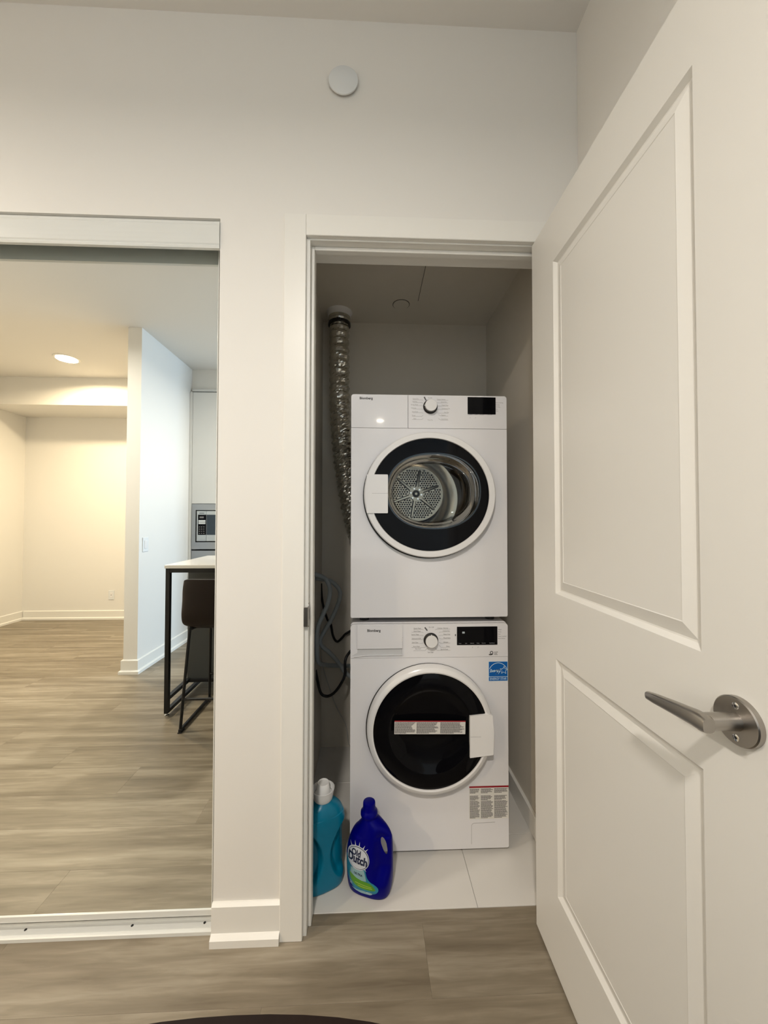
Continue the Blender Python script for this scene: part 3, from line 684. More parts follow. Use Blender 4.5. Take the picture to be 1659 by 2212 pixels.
# door
VCX, VCZ = 0.2222, 0.4700
wd_ = obj('door', lathe_y(B(), VCX, VCZ, [(0.2335, YW-0.0005), (0.2345, YW-0.010), (0.2310, YW-0.032), (0.2280, YW-0.036), (0.2150, YW-0.040), (0.2105, YW-0.038), (0.2095, YW-0.030)], n=96), M['ring'], was, smooth=True)
obj('door_shadow_gap', lathe_y(B(), VCX-0.001, VCZ-0.002, [(0.225, YW-0.0003), (0.2365, YW-0.001), (0.2365, YW-0.005), (0.225, YW-0.006)], n=96), M['blackplastic'], wd_, smooth=True)
gp_ = [(0.2100, YW-0.0345), (0.2060, YW-0.0365), (0.1560, YW-0.0365), (0.1530, YW-0.0360), (0.1450, YW-0.030), (0.1200, YW-0.022), (0.07, YW-0.016), (0.02, YW-0.0145)]
obj('door_glass', lathe_y(B(), VCX, VCZ, gp_, n=96, cap1=True), M['blackgloss'], wd_, smooth=True)
def tilt(bm, cx, cz, a):
    for v in bm.verts:
        x, z = v.co.x-cx, v.co.z-cz; v.co.x = cx + x*math.cos(a) - z*math.sin(a); v.co.z = cz + x*math.sin(a) + z*math.cos(a)
    return bm
hb = prism(B(), [(0.3640, 0.3760), (0.4340, 0.3830), (0.4505, 0.3850), (0.4530, 0.4600), (0.4480, 0.5270), (0.4330, 0.5320), (0.3640, 0.5260)], YW-0.0440, YW-0.032)
obj('door_handle', hb, M['ring'], wd_)
obj('handle_seam', bx(0.3660, 0.4050, YW-0.0445, YW-0.0439, 0.4510, 0.4518), M['inkl'], wd_)
sl = obj('glass_sticker', tilt(bx(0.0890, 0.3490, YW-0.0372, YW-0.0368, 0.4610, 0.5085), 0.22, 0.485, math.radians(-1.2)), M['paper'], wd_, label='narrow paper warning strip with a red top edge on the door glass')
obj('label_red_bar', tilt(bx(0.0890, 0.3490, YW-0.0376, YW-0.0371, 0.5055, 0.5095), 0.22, 0.485, math.radians(-1.2)), M['red'], sl)
tb = B(); 
for x0, x1 in ((0.0905, 0.1665), (0.1695, 0.2540), (0.2565, 0.3475)): grey_text_block(tb, x0, x1, 0.5035, 11, 0.0037, rng, YW-0.0372, th=0.75)
tilt(tb, 0.22, 0.485, math.radians(-1.2)); obj('label_text', tb, M['ink'], sl, kind='stuff')
for fx in (WX+0.05, WR-0.05):
    for fy in (YW+0.06, BACK-0.06): obj('foot', lathe_z(B(), fx, fy, [(0.020, 0.0001), (0.018, 0.0133)], n=16), M['gasket'], was)

# ================================================================== DUCT, HOSES, CEILING FITTINGS IN THE CLOSET
du = thing('dryer_vent_duct', 'crinkled silver foil duct dropping from the closet ceiling behind the dryer', 'duct', (-0.165, 0.80, 2.20))
path = smooth_path([(-0.166, 0.800, 2.275), (-0.166, 0.803, 2.10), (-0.164, 0.810, 1.90), (-0.158, 0.820, 1.72), (-0.143, 0.832, 1.55), (-0.118, 0.838, 1.38), (-0.084, 0.839, 1.22), (-0.035, 0.839, 1.10), (0.05, 0.839, 1.06)], 26)
rgd = random.Random(5); jit = [[rgd.uniform(-1, 1) for _ in range(28)] for _ in range(len(path))]
tot = len(path)
def duct_r(i, j, r):
    amp = 0.0022 + 0.0018*min(1, i/90)
    return r + 0.0036*math.cos(i*2*PI/5.2) + amp*jit[i][j]
obj('foil_tube', tube(B(), path, 0.0500, n=28, rf=duct_r), M['foil'], du)
obj('duct_clamp', lathe_z(B(), -0.166, 0.80, [(0.0585, 2.268), (0.0595, 2.270), (0.0595, 2.281), (0.0585, 2.283)], n=40), M['blackplastic'], du, smooth=True)
obj('clamp_screw', bx(-0.176, -0.156, 0.735, 0.742, 2.270, 2.282, bev=0.001), M['blackplastic'], du)
obj('foil_collar', lathe_z(B(), -0.166, 0.80, [(0.056, 2.283), (0.060, 2.293), (0.056, 2.300), (0.059, 2.312)], n=28), M['foil'], du)
obj('ceiling_collar', lathe_z(B(), -0.166, 0.80, [(0.060, 2.312), (0.062, 2.332), (0.068, 2.3415)], n=36), M['plastic'], du, smooth=True)
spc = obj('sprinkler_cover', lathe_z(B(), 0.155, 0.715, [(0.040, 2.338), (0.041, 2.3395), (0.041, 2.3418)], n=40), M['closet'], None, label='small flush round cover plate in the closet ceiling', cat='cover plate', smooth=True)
obj('cover_gap', lathe_z(B(), 0.155, 0.715, [(0.0435, 2.3405), (0.0435, 2.3419)], n=40), M['gasket'], spc)
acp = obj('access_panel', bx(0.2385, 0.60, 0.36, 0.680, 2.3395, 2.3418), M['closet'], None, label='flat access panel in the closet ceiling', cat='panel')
obj('panel_gap', bx(0.2365, 0.2384, 0.36, 0.680, 2.3405, 2.3419), M['gasket'], acp)
obj('wall_cover_plate', lathe_y(B(), -0.087, 2.609, [(0.030, -0.0001), (0.030, -0.006), (0.0445, -0.0062), (0.0460, -0.0090), (0.0455, -0.0115), (0.0440, -0.0125)], n=64, cap0=True, cap1=True), M['device'], None, label='round white cover plate high on the wall above the doorway', cat='cover plate', smooth=True)

def cable(name, pts, r, m, label, cat, n=10):
    return obj(name, tube(B(), smooth_path(pts, 8), r, n=n), m, None, label=label, cat=cat, loc=pts[0], smooth=True)
cable('drain_hose', [(-0.268, 0.66, 0.958), (-0.205, 0.72, 0.935), (-0.165, 0.72, 0.905), (-0.150, 0.72, 0.870), (-0.160, 0.72, 0.820), (-0.190, 0.71, 0.750), (-0.225, 0.70, 0.690), (-0.245, 0.69, 0.650), (-0.235, 0.70, 0.615), (-0.200, 0.72, 0.575), (-0.160, 0.74, 0.520), (-0.115, 0.76, 0.45), (-0.04, 0.845, 0.38)], 0.0105, M['hose'], 'grey drain hose hooked and looping down beside the machines', 'hose')
cable('inlet_hose', [(-0.268, 0.62, 0.985), (-0.222, 0.67, 0.955), (-0.200, 0.67, 0.920), (-0.196, 0.67, 0.880), (-0.208, 0.66, 0.825), (-0.228, 0.65, 0.780), (-0.248, 0.64, 0.730), (-0.253, 0.64, 0.66), (-0.25, 0.66, 0.56), (-0.22, 0.76, 0.50), (-0.10, 0.845, 0.46)], 0.0110, M['hose'], 'second grey hose curving inside the drain hose loop', 'hose')
cable('power_cord', [(-0.2665, 0.873, 0.8944), (-0.2621, 0.873, 0.8212), (-0.2489, 0.873, 0.7551), (-0.2313, 0.873, 0.7001), (-0.2136, 0.873, 0.6757), (-0.2004, 0.873, 0.6114), (-0.1778, 0.873, 0.5804), (-0.15, 0.873, 0.6022), (-0.1272, 0.873, 0.6249), (-0.04, 0.873, 0.672)], 0.0062, M['cable'], 'black cord with a tight U bend behind the dryer', 'cord')
cable('extension_cord', [(-0.268, 0.70, 0.50), (-0.245, 0.70, 0.395), (-0.215, 0.70, 0.372), (-0.180, 0.70, 0.385), (-0.145, 0.71, 0.425), (-0.125, 0.72, 0.47), (-0.118, 0.74, 0.55), (-0.04, 0.845, 0.60)], 0.0068, M['cable'], 'thick black cord sagging low beside the washing machine', 'cord')
cable('plastic_tube', [(-0.2665, 0.888, 0.5776), (-0.2648, 0.888, 0.4893), (-0.245, 0.888, 0.4011), (-0.2152, 0.888, 0.3128), (-0.1811, 0.888, 0.2191), (-0.131, 0.888, 0.1264), (-0.1134, 0.888, 0.02), (-0.08, 0.888, 0.02)], 0.0022, M['hosew'], 'thin pale tube running down beside the washing machine', 'tube', n=6)

# ================================================================== BOTTLES
# ---- blue detergent bottle
def bottle_ring(hw, hd, z, n=64, p=2.6, cx=0.0, cy=0.0):
    out = []
    for i in range(n):
        t = 2*PI*i/n; c, s = math.cos(t), math.sin(t)
        out.append((cx + hw*math.copysign(abs(c)**(2/p), c), cy + hd*math.copysign(abs(s)**(2/p), s), z))
    return out
BR = math.radians(-19)
bl = thing('detergent_bottle', 'dark blue detergent bottle with printed label in front of the washing machine', 'bottle', (0.002, 0.144, 0.0), BR)
bl.scale = (1, 1, 0.925)
secs = [(0.066, 0.040, 0.000, 0.0), (0.072, 0.046, 0.006, 0.0), (0.0765, 0.050, 0.030, 0.0), (0.079, 0.051, 0.075, 0.0), (0.080, 0.050, 0.120, 0.0), (0.0775, 0.047, 0.155, 0.002), (0.072, 0.044, 0.185, 0.006), (0.063, 0.040, 0.207, 0.011), (0.049, 0.035, 0.225, 0.011), (0.034, 0.030, 0.239, 0.004), (0.0255, 0.0255, 0.250, -0.002), (0.0235, 0.0235, 0.258, -0.004)]
def interp(secs, n=60):
    out = []; P = smooth_path([(a, b, c) for a, b, c, d in secs], 6); D = smooth_path([(d, 0, 0) for a, b, c, d in secs], 6)
    return [(p.x, p.y, p.z, d.x) for p, d in zip(P, D)]
def grip_thin(ring):
    out = []
    for x, y, z in ring:
        t = max(0.0, min(1.0, (x-0.018)/0.030)); t = t*t*(3-2*t); k = max(0.0, min(1.0, (0.245-z)/0.04))*max(0.0, min(1.0, (z-0.055)/0.05))
        out.append((x, y*(1-0.52*t*k), z))
    return out
bb = loft(B(), [grip_thin(bottle_ring(a, b, z, cx=d, p=2.8 if z < 0.2 else 2.2)) for a, b, z, d in interp(secs)], cap0=True, cap1=True)
body = obj('bottle_body', bb, M['navy'], bl, smooth=True, local=True)
cut = loft(B(), [[(0.0500+0.0115*math.cos(t)*(0.9 if math.sin(t) > 0 else 0.8)-0.007*math.sin(t)-0.33*y, y, 0.158+0.028*math.sin(t)-0.92*y) for t in [2*PI*i/32 for i in range(32)]] for y in (-0.08, 0.08)], cap0=True, cap1=True)
co = obj('cutter', cut, M['navy'], bl, local=True)
md = body.modifiers.new('b', 'BOOLEAN'); md.operation = 'DIFFERENCE'; md.object = co; md.solver = 'EXACT'
dg = bpy.context.evaluated_depsgraph_get(); dg.update()
me = bpy.data.meshes.new_from_object(body.evaluated_get(dg)); body.modifiers.clear(); body.data = me; bpy.data.objects.remove(co)
try: me.set_sharp_from_angle(angle=math.radians(45))
except Exception: pass
tb_ = bmesh.new(); tb_.from_mesh(me); BV = BVHTree.FromBMesh(tb_)
obj('bottle_cap', lathe_z(B(), -0.004, 0, [(0.0285, 0.2560), (0.0290, 0.2580), (0.0285, 0.268), (0.0230, 0.274), (0.0210, 0.279), (0.0210, 0.298), (0.0200, 0.3015), (0.017, 0.303)], n=40), M['navy'], bl, smooth=True, local=True)
def on_bottle(bm, lift, cuts=0):
    """wrap flat art (x right, z up, seen from -Y) onto the bottle's front"""
    if cuts: 
        bmesh.ops.triangulate(bm, faces=bm.faces)
        for _ in range(cuts): bmesh.ops.subdivide_edges(bm, edges=bm.edges, cuts=1, use_grid_fill=True)
    for v in bm.verts:
        hit = BV.ray_cast(Vector((v.co.x, -0.5, v.co.z)), Vector((0, 1, 0)))
        y = hit[0].y if hit[0] is not None else -0.03
        v.co.y = y - lift + (0.0 if v.co.y <= 0.0001 else 0)
    return bm
def art(poly, lift, m, name, parent, cuts=3, holes=()):
    lift += 0.0005
    loops = [poly] + list(holes); tris = geometry.tessellate_polygon([[Vector((a, b, 0)) for a, b in l] for l in loops]); flat = [p for l in loops for p in l]
    bm = B(); vs = [bm.verts.new((a, 0, b)) for a, b in flat]
    for t in tris:
        try: bm.faces.new([vs[i] for i in t])
        except ValueError: pass
    on_bottle(bm, lift, cuts)
    for f in bm.faces:
        if f.normal.y > 0: f.normal_flip()
    return obj(name, bm, m, parent, local=True)
def art_text(s, size, x, z, lift, m, name, parent, rot=0.0, bold=0.02, sx=1.0):
    bm = text_bm(s, size, x, z, 0, rot=rot, bold=bold, sx=sx, depth=0.0)
    on_bottle(bm, lift+0.0006, 0)
    return obj(name, bm, m, parent, local=True)
# label in bottle coordinates: x -0.075..0.045, z 0.02..0.12
cx, cz = -0.027, 0.136
foot_ = [(-0.072, 0.122), (-0.071, 0.078), (-0.064, 0.050), (-0.054, 0.034), (-0.038, 0.023), (-0.018, 0.018), (0.010, 0.018), (0.032, 0.022), (0.043, 0.032), (0.043, 0.044), (0.032, 0.053), (0.016, 0.062), (0.006, 0.074), (0.002, 0.090), (-0.004, 0.112)]
lb = art([(p.x, p.z+0.006) for p in smooth_path([(a, 0, b) for a, b in foot_], 4)], 0.0004, M['lteal'], 'printed_label', bl)
art([(p.x, p.z) for p in smooth_path([(a, 0, b) for a, b in [(-0.058, 0.080), (-0.054, 0.060), (-0.042, 0.046), (-0.022, 0.038), (0.006, 0.036), (0.034, 0.040), (0.028, 0.053), (0.014, 0.062), (-0.008, 0.064), (-0.030, 0.070)]], 4)], 0.0006, M['lgreen'], 'label_leaf', lb)
art([(-0.054, 0.078), (-0.030, 0.068), (-0.010, 0.064), (0.004, 0.066), (0.001, 0.080), (-0.004, 0.100), (-0.03, 0.100), (-0.052, 0.098)], 0.0007, M['lpale'], 'label_band', lb)
art([(-0.050, 0.030), (-0.030, 0.028), (-0.006, 0.030), (0.026, 0.028), (0.018, 0.021), (-0.014, 0.020), (-0.036, 0.024)], 0.0007, M['lpale'], 'label_band', lb)
rays = []
for a in (128, 104, 84, 62, 47, -50):
    t = math.radians(a); c, s = math.cos(t), math.sin(t); r0, r1 = 0.037, 0.053 if a != -50 else 0.049
    art([(cx+r0*c-s*0.0022, cz+r0*s+c*0.0022), (cx+r1*c, cz+r1*s), (cx+r0*c+s*0.0022, cz+r0*s-c*0.0022)], 0.0006, M['lwhite'], 'label_ray', lb, cuts=1)
art(ell(cx, cz, 0.0410, 0.0390, 48), 0.0010, M['lwhite'], 'label_badge', lb)
art(ell(cx+0.001, cz, 0.0382, 0.0358, 48), 0.0012, M['lnavy'], 'badge_ring', lb, holes=[ell(cx+0.0002, cz-0.0005, 0.0368, 0.0342, 48)])
art_text('Old', 0.0275, cx-0.006, cz+0.0145, 0.0014, M['lnavy'], 'label_text', lb, rot=math.radians(-5), bold=0.035, sx=0.80)
art_text('Dutch', 0.0365, cx-0.001, cz-0.0050, 0.0014, M['lnavy'], 'label_text', lb, rot=math.radians(-5), bold=0.040, sx=0.78)
obj('label_silhouette', on_bottle(prism(B(), ell(cx+0.0155, cz+0.013, 0.0045, 0.0055, 16), 0, 0.0001), 0.0014, 0), M['lnavy'], lb, local=True)
art([(cx-0.021, cz-0.0155), (cx+0.019, cz-0.0185), (cx+0.019, cz-0.0200), (cx-0.021, cz-0.0172)], 0.0014, M['ink'], 'label_line', lb, cuts=1)
art_text('ULTRA', 0.0100, -0.024, 0.0830, 0.0012, M['lnavy'], 'label_text', lb, rot=math.radians(-6), bold=0.03)
art([(-0.035, 0.0540), (-0.006, 0.0515), (0.022, 0.0500), (0.022, 0.0480), (-0.006, 0.0490), (-0.035, 0.0515)], 0.0009, M['lyellow'], 'label_line', lb, cuts=1)
art([(-0.026, 0.0465), (-0.004, 0.0445), (0.024, 0.0455), (0.024, 0.0435), (-0.004, 0.0422), (-0.026, 0.0440)], 0.0009, M['lyellow'], 'label_line', lb, cuts=1)
art_text('50', 0.014, -0.051, 0.043, 0.0009, M['lwhite'], 'label_text', lb, bold=0.0, sx=0.7)
art_text('4.2 L', 0.0095, 0.014, 0.0275, 0.0011, M['lwhite'], 'label_text', lb, bold=0.01)

# ---- teal bottle with white measuring cap
TR = math.radians(24)
tl = thing('softener_bottle', 'teal bottle with a white measuring cap, half hidden by the door frame', 'bottle', (-0.160, 0.160, 0.0), TR)
tl.scale = (1, 1, 0.925)
def teal_body():
    rings = []; n = 200; prof = [(0.058, 0.036, 0.0), (0.066, 0.043, 0.006), (0.069, 0.046, 0.03), (0.070, 0.046, 0.08), (0.068, 0.045, 0.13), (0.068, 0.045, 0.17), (0.072, 0.046, 0.215), (0.073, 0.046, 0.240), (0.066, 0.044, 0.266), (0.050, 0.038, 0.286), (0.032, 0.030, 0.300), (0.026, 0.026, 0.306)]
    pts = smooth_path(prof, 16)
    for p in pts:
        z = p.z; ring = bottle_ring(p.x, p.y, z, n=n, p=3.0 if z < 0.26 else 2.3)
        out = []
        for (x, y, zz) in ring:
            # scooped grips left and right on the front and back faces, leaving an hourglass ridge
            k = max(0.0, 1-((z-0.135)/0.098)**2); edge = 0.010 + 0.040*((z-0.125)/0.098)**2
            if k > 0 and abs(x) > edge:
                e = min(1.0, (abs(x)-edge)/0.016); kk = min(1.0, k*1.8); dpt = 0.020*kk*kk*(3-2*kk)*(e*e*(3-2*e))
                y = y - math.copysign(min(dpt, abs(y)*0.9), y)
            out.append((x, y, zz))
        rings.append(out)
    return loft(B(), rings, cap0=True, cap1=True)
obj('bottle_body', teal_body(), M['teal'], tl, smooth=True, local=True)
cupo = lathe_z(B(), 0, 0, [(0.0300, 0.3062), (0.0315, 0.3085), (0.0340, 0.322), (0.0385, 0.345), (0.0375, 0.3455), (0.0345, 0.334), (0.0310, 0.328)], n=48, cap1=False)
obj('measuring_cap', cupo, M['cap'], tl, smooth=True, local=True)
obj('cap_plug', lathe_z(B(), 0, 0, [(0.0304, 0.326), (0.0250, 0.330), (0.0215, 0.345), (0.0200, 0.3640), (0.0190, 0.3655), (0.0180, 0.3652), (0.0172, 0.362)], n=48), M['cap'], tl, smooth=True, local=True)

# ================================================================== THE ROOM IN THE MIRROR
# ---- tall cabinet with microwave and oven
CY = -2.64
cab = thing('tall_kitchen_cabinet', 'tall white kitchen cabinet built around the microwave', 'cabinet', (-1.48, -2.95, 0))
CX0, CX1 = -1.8735, -1.0515
cb = B()
box(cb, CX0, CX0+0.012, CY, -3.2493, 0, 2.575); box(cb, CX1-0.03, CX1, CY, -3.2493, 0, 2.575); box(cb, CX0+0.012, CX1-0.03, CY+(-0.02), -3.2493, 1.405, 1.425)
box(cb, CX0+0.012, CX1-0.03, CY-0.02, -3.2493, 2.555, 2.575); box(cb, CX0+0.012, CX1-0.03, -3.249, -3.235, 0.1, 2.555)
obj('cabinet_body', cb, M['cabwhite'], cab)
obj('filler_strip', bx(CX0+0.0, CX0+0.028, CY, CY+0.018, 0.0, 2.560, bev=0.001), M['cabwhite'], cab)
obj('cabinet_door', bx(CX0+0.031, CX1-0.033, CY, CY+0.018, 1.402, 2.560, bev=0.001), M['cabwhite'], cab)
obj('cornice_strip', bx(CX0+0.01, CX1, CY-0.03, CY-0.002, 2.5755, 2.5995), M['cabwhite'], cab)
obj('cabinet_drawer', bx(CX0+0.031, CX1-0.033, CY, CY+0.018, 0.10, 0.30, bev=0.001), M['cabgrey'], cab)
obj('toe_kick', bx(CX0+0.031, CX1-0.033, CY-0.06, CY-0.045, 0.0005, 0.0998), M['cabgrey'], cab)
mw = thing('microwave', 'built-in stainless microwave with dark door glass and button panel', 'microwave', (-1.46, -2.85, 0.93))
MX_0, MX_1 = CX0+0.033, CX1-0.035
trimr = prism(B(), [(MX_0, 0.9325), (MX_1, 0.9325), (MX_1, 1.398), (MX_0, 1.398)], CY-0.002, CY+0.020, holes=[[(MX_0+0.040, 1.004), (MX_1-0.040, 1.004), (MX_1-0.040, 1.336), (MX_0+0.040, 1.336)]])
obj('trim_kit', trimr, M['stainless'], mw)
obj('microwave_body', bx(MX_0+0.041, MX_1-0.041, CY-0.45, CY+0.004, 1.005, 1.335), M['gasket'], mw)
mf0 = MX_0+0.052; ms = mf0+0.098
obj('control_frame', bx(mf0, ms-0.001, CY+0.0045, CY+0.022, 1.016, 1.326, bev=0.001), M['stainl'], mw)
obj('door_frame', bx(ms+0.001, MX_1-0.052, CY+0.0045, CY+0.022, 1.016, 1.326, bev=0.001), M['stainl'], mw)
cpn = obj('button_panel', bx(mf0+0.014, ms-0.001, CY+0.0222, CY+0.0235, 1.080, 1.288), M['blackgloss'], mw)
def txy(s, size, x, z, m, nm, par):
    bm = text_bm(s, size, 0, 0, 0)
    for v in bm.verts: v.co = Vector((x - v.co.x, CY+0.0236, z + v.co.z))
    return obj(nm, bm, m, par)
b2 = B(); box(b2, mf0+0.020, ms-0.008, CY+0.0236, CY+0.0242, 1.214, 1.232); box(b2, mf0+0.020, ms-0.008, CY+0.0236, CY+0.0242, 1.192, 1.210); obj('key_row', b2, M['device'], cpn)
b2 = B()
for r_ in range(4):
    for c_ in range(3): box(b2, mf0+0.024+c_*0.022, mf0+0.036+c_*0.022, CY+0.0236, CY+0.0239, 1.092+r_*0.022, 1.100+r_*0.022)
obj('button', b2, M['ink'], cpn)
obj('clock_display', bx(mf0+0.030, mf0+0.072, CY+0.0236, CY+0.0239, 1.252, 1.270), M['ink'], cpn)
obj('brand_strip', bx(mf0+0.026, mf0+0.076, CY+0.0221, CY+0.0228, 1.300, 1.306), M['inkd'], mw)
obj('open_button', bx(mf0+0.012, ms-0.010, CY+0.0221, CY+0.0245, 1.032, 1.064, bev=0.001), M['stainl'], mw)
obj('door_window', bx(ms+0.004, MX_1-0.10, CY+0.0221, CY+0.0232, 1.080, 1.288), M['winglass'], mw)
ov = thing('wall_oven', 'dark built-in oven directly below the microwave', 'oven', (-1.46, -2.85, 0.30))
obj('oven_body', bx(MX_0+0.01, MX_1-0.01, CY-0.5, CY+0.001, 0.305, 0.918), M['gasket'], ov)
obj('control_strip', bx(MX_0, MX_1, CY+0.0015, CY+0.020, 0.815, 0.918, bev=0.001), M['stainless'], ov)
obj('oven_door', bx(MX_0, MX_1, CY+0.0015, CY+0.022, 0.306, 0.812, bev=0.001), M['winglass'], ov)
oh = B(); tube(oh, [(MX_0+0.05, CY+0.055, 0.76), (MX_1-0.05, CY+0.055, 0.76)], 0.008, n=12)
for x in (MX_0+0.08, MX_1-0.08): tube(oh, [(x, CY+0.0222, 0.76), (x, CY+0.05, 0.76)], 0.006, n=8)
obj('oven_handle', oh, M['stainl'], ov)
# ---- island table
TY0, TY1, TX0, TX1, TZ = -1.765, -1.150, -1.297, 0.30, 0.952
it = thing('island_table', 'white-topped counter-height island on a black square-tube frame', 'table', ((TX0+TX1)/2, (TY0+TY1)/2, 0))
obj('countertop', bx(TX0, TX1, TY0, TY1, 0.931, TZ, bev=0.0015), M['quartz'], it)
lg = 0.0125
for x in (TX0+0.018, TX1-0.018):
    for y in (TY1-0.018, TY0+0.03):
        l_ = obj('leg', bx(x-lg, x+lg, y-lg, y+lg, 0.022, 0.930), M['blackmetal'], it)
        obj('levelling_foot', lathe_z(B(), x, y, [(0.013, 0.0002), (0.013, 0.010), (0.005, 0.012), (0.005, 0.0218)], n=16), M['chrome'], l_)
    obj('side_rail', bx(x-lg, x+lg, TY0+0.044, TY1-0.032, 0.022, 0.044), M['blackmetal'], it)
    obj('side_rail', bx(x-lg, x+lg, -1.439, TY1-0.032, 0.100, 0.122), M['blackmetal'], it)
obj('top_rail', bx(TX0+0.032, TX1-0.032, TY1-0.030, TY1-0.006, 0.904, 0.930), M['blackmetal'], it)
obj('top_rail', bx(TX0+0.032, TX1-0.032, TY0+0.018, TY0+0.042, 0.904, 0.930), M['blackmetal'], it)
obj('storage_box', bx(TX0+0.006, TX1-0.006, TY0+0.050, -1.440, 0.100, 0.903, bev=0.002), M['cabgrey'], it)
obj('bottom_rail', bx(TX0+0.006, TX1-0.006, -1.4395, -1.4150, 0.1, 0.122) if False else bx(TX0+0.032, TX1-0.032, -1.4395, -1.4200, 0.100, 0.118), M['blackmetal'], it)
# ---- stools
def make_stool(label, loc, crown=0.0):
    t = thing('counter_stool', label, 'stool', loc, group='brown counter stools')
    # shell: profile from seat front (-y) to the top of the back (+y side)
    prof = smooth_path([(-0.36, 0.622, 0), (-0.30, 0.632, 0), (-0.20, 0.618, 0), (-0.10, 0.602, 0), (-0.025, 0.612, 0), (0.006, 0.672, 0), (0.018, 0.760, 0), (0.024, 0.830, 0), (0.026, 0.892, 0)], 5)
    ns = len(prof); nt_ = 24; rings = []
    wds = smooth_path([(0.190, 0, 0), (0.205, 0, 0), (0.210, 0, 0), (0.212, 0, 0), (0.213, 0, 0), (0.217, 0, 0), (0.217, 0, 0), (0.214, 0, 0), (0.207, 0, 0)], 5)
    def pt(i, j, off):
        s = i/(ns-1); tt = -1 + 2*j/nt_; p = prof[i]; wv = wds[i].x
        back = max(0.0, min(1.0, (s-0.45)/0.35)); back = back*back*(3-2*back); x = wv*math.sin(tt*PI/2*0.92)/math.sin(PI/2*0.92)
        y = p.x - back*0.045*abs(tt)**2.2 ; z = p.y + (1-back)*0.030*abs(tt)**2.6*(0.4+0.6*s) 
        if s > 0.8: z -= ((s-0.8)/0.2)*(0.020*abs(tt)**6 + crown*tt*tt)
        if s < 0.1: y += 0.02*abs(tt)**3
        # offset to give thickness, along local normal approx
        a = prof[max(i-1, 0)]; b = prof[min(i+1, ns-1)]; d = Vector((b.x-a.x, b.y-a.y)).normalized()
        return (x, y + d.y*off, z - d.x*off)
    bm = B(); top = [[bm.verts.new(pt(i, j, -0.012)) for j in range(nt_+1)] for i in range(ns)]; bot = [[bm.verts.new(pt(i, j, 0.012)) for j in range(nt_+1)] for i in range(ns)]
    for i in range(ns-1):
        for j in range(nt_): bm.faces.new((top[i][j], top[i][j+1], top[i+1][j+1], top[i+1][j])); bm.faces.new((bot[i][j], bot[i+1][j], bot[i+1][j+1], bot[i][j+1]))
    for i in range(ns-1):
        bm.faces.new((top[i][0], top[i+1][0], bot[i+1][0], bot[i][0])); bm.faces.new((top[i][nt_], bot[i][nt_], bot[i+1][nt_], top[i+1][nt_]))
    for j in range(nt_):
        bm.faces.new((top[0][j], bot[0][j], bot[0][j+1], top[0][j+1])); bm.faces.new((top[-1][j], top[-1][j+1], bot[-1][j+1], bot[-1][j]))
    bmesh.ops.recalc_face_normals(bm, faces=bm.faces)
    obj('seat_shell', bm, M['leather'], t, smooth=True, local=True)
    for sx_ in (-1, 1):
        X = 0.212*sx_
        leg_b = tube(B(), smooth_path([(X*0.72, -0.06, 0.596), (X*0.80, -0.035, 0.590), (X*0.84, -0.022, 0.56), (X, 0.0, 0.024)], 5), 0.0085, n=10)
        obj('leg', leg_b, M['blackmetal'], t, smooth=True, local=True)
        leg_f = tube(B(), smooth_path([(X*0.72, -0.27, 0.600), (X*0.80, -0.295, 0.592), (X*0.84, -0.31, 0.57), (X, -0.385, 0.024)], 5), 0.0085, n=10)
        obj('leg', leg_f, M['blackmetal'], t, smooth=True, local=True)
        rn = obj('floor_runner', bx(X-0.009, X+0.009, -0.395, 0.010, 0.006, 0.0235, bev=0.003), M['blackmetal'], t, local=True)
        for yy in (-0.385, -0.01): obj('runner_pad', bx(X-0.0105, X+0.0105, yy-0.022, yy+0.022, 0.0002, 0.0058), M['gasket'], rn, local=True)
    obj('footrest', tube(B(), [(-0.203, -0.006, 0.190), (0.203, -0.006, 0.190)], 0.0075, n=10), M['blackmetal'], t, smooth=True, local=True)
    obj('footrest', tube(B(), [(-0.203, -0.362, 0.190), (0.203, -0.362, 0.190)], 0.0075, n=10), M['blackmetal'], t, smooth=True, local=True)
    obj('under_frame', bx(-0.155, 0.155, -0.28, -0.055, 0.588, 0.594), M['blackmetal'], t, local=True)
    return t
make_stool('brown leather counter stool at the island, seen in the mirror', (-0.890, -0.985, 0))
make_stool('brown leather counter stool whose backrest top shows at the bottom edge', (-0.096, -0.8868, 0), crown=0.034)
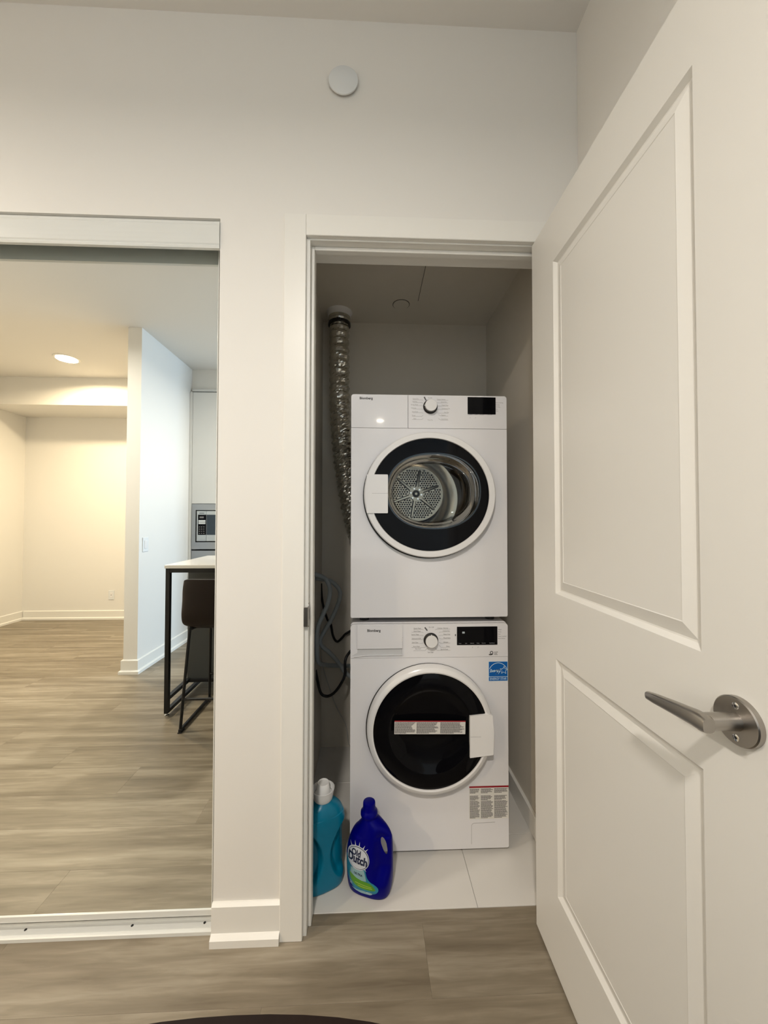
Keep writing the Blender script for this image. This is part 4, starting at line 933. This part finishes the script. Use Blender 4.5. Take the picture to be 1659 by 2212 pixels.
# ---- outlet, switch
og = thing('wall_outlet', 'white wall outlet above the alcove baseboard', 'outlet', (-3.21, -3.46, 0.30))
obj('cover_plate', bx(-3.245, -3.175, -3.4598, -3.4545, 0.243, 0.357, bev=0.0015), M['device'], og)
obj('socket_face', bx(-3.227, -3.193, -3.4544, -3.4525, 0.267, 0.333, bev=0.001), M['plastic'], og)
obj('socket_slot', bx(-3.214, -3.206, -3.4524, -3.4518, 0.296, 0.304), M['gasket'], og)
sw = thing('light_switch', 'white rocker light switch on the wall end beside the kitchen', 'switch', (-1.875, -1.905, 1.03))
obj('cover_plate', bx(-1.8748, -1.8695, -1.945, -1.870, 0.972, 1.090, bev=0.0015), M['device'], sw)
obj('rocker', bx(-1.8694, -1.8665, -1.926, -1.889, 0.998, 1.064, bev=0.001), M['plastic'], sw)

# ================================================================== CEILING LAMPS
def pot_light(x, y, power, col, label, r=0.085, zc=H):
    t = thing('recessed_light', label, 'ceiling light', (x, y, zc), group='recessed ceiling lights')
    obj('trim_ring', lathe_z(B(), x, y, [(r+0.022, zc-0.0004), (r+0.018, zc-0.006), (r+0.002, zc-0.0065), (r, zc-0.0004)], n=40), M['trim'], t, smooth=True) if False else \
    obj('trim_ring', loft(B(), [[(x+q_*math.cos(2*PI*i/40), y+q_*math.sin(2*PI*i/40), z_) for i in range(40)] for q_, z_ in ((r+0.022, zc-0.0004), (r+0.018, zc-0.006), (r+0.002, zc-0.0065), (r, zc-0.0004))]), M['trim'], t, smooth=True)
    obj('lamp_lens', lathe_z(B(), x, y, [(r, zc-0.0038), (r, zc-0.0005)], n=40), M['pot'], t)
    l = bpy.data.lights.new('lamp', 'AREA'); l.shape = 'DISK'; l.size = r*2; l.energy = power*LAMP_GAIN; l.color = col; l.spread = math.radians(165)
    lo = bpy.data.objects.new('lamp_glow', l); COL.objects.link(lo); lo.location = (x, y, zc-0.012); 
    return t
pot_light(-2.97, -2.44, 46, (1.0, 0.78, 0.52), 'bright recessed ceiling lamp in front of the alcove bulkhead')
pot_light(-2.45, -0.85, 36, (1.0, 0.92, 0.82), 'recessed ceiling lamp beside the mirror closet')
pot_light(0.15, -4.1, 5, (1.0, 0.90, 0.76), 'small recessed ceiling lamp deep in the living room', r=0.045)
pot_light(-0.33, -2.05, 44, (1.0, 0.93, 0.85), 'added unseen fill lamp over the kitchen aisle')  # made-up fill lamp, placed to light the main wall and door
pot_light(2.0, -3.0, 20, (1.0, 0.92, 0.80), 'added unseen fill lamp in the middle of the living room')  # extra lamp out of view, added to brighten the living room
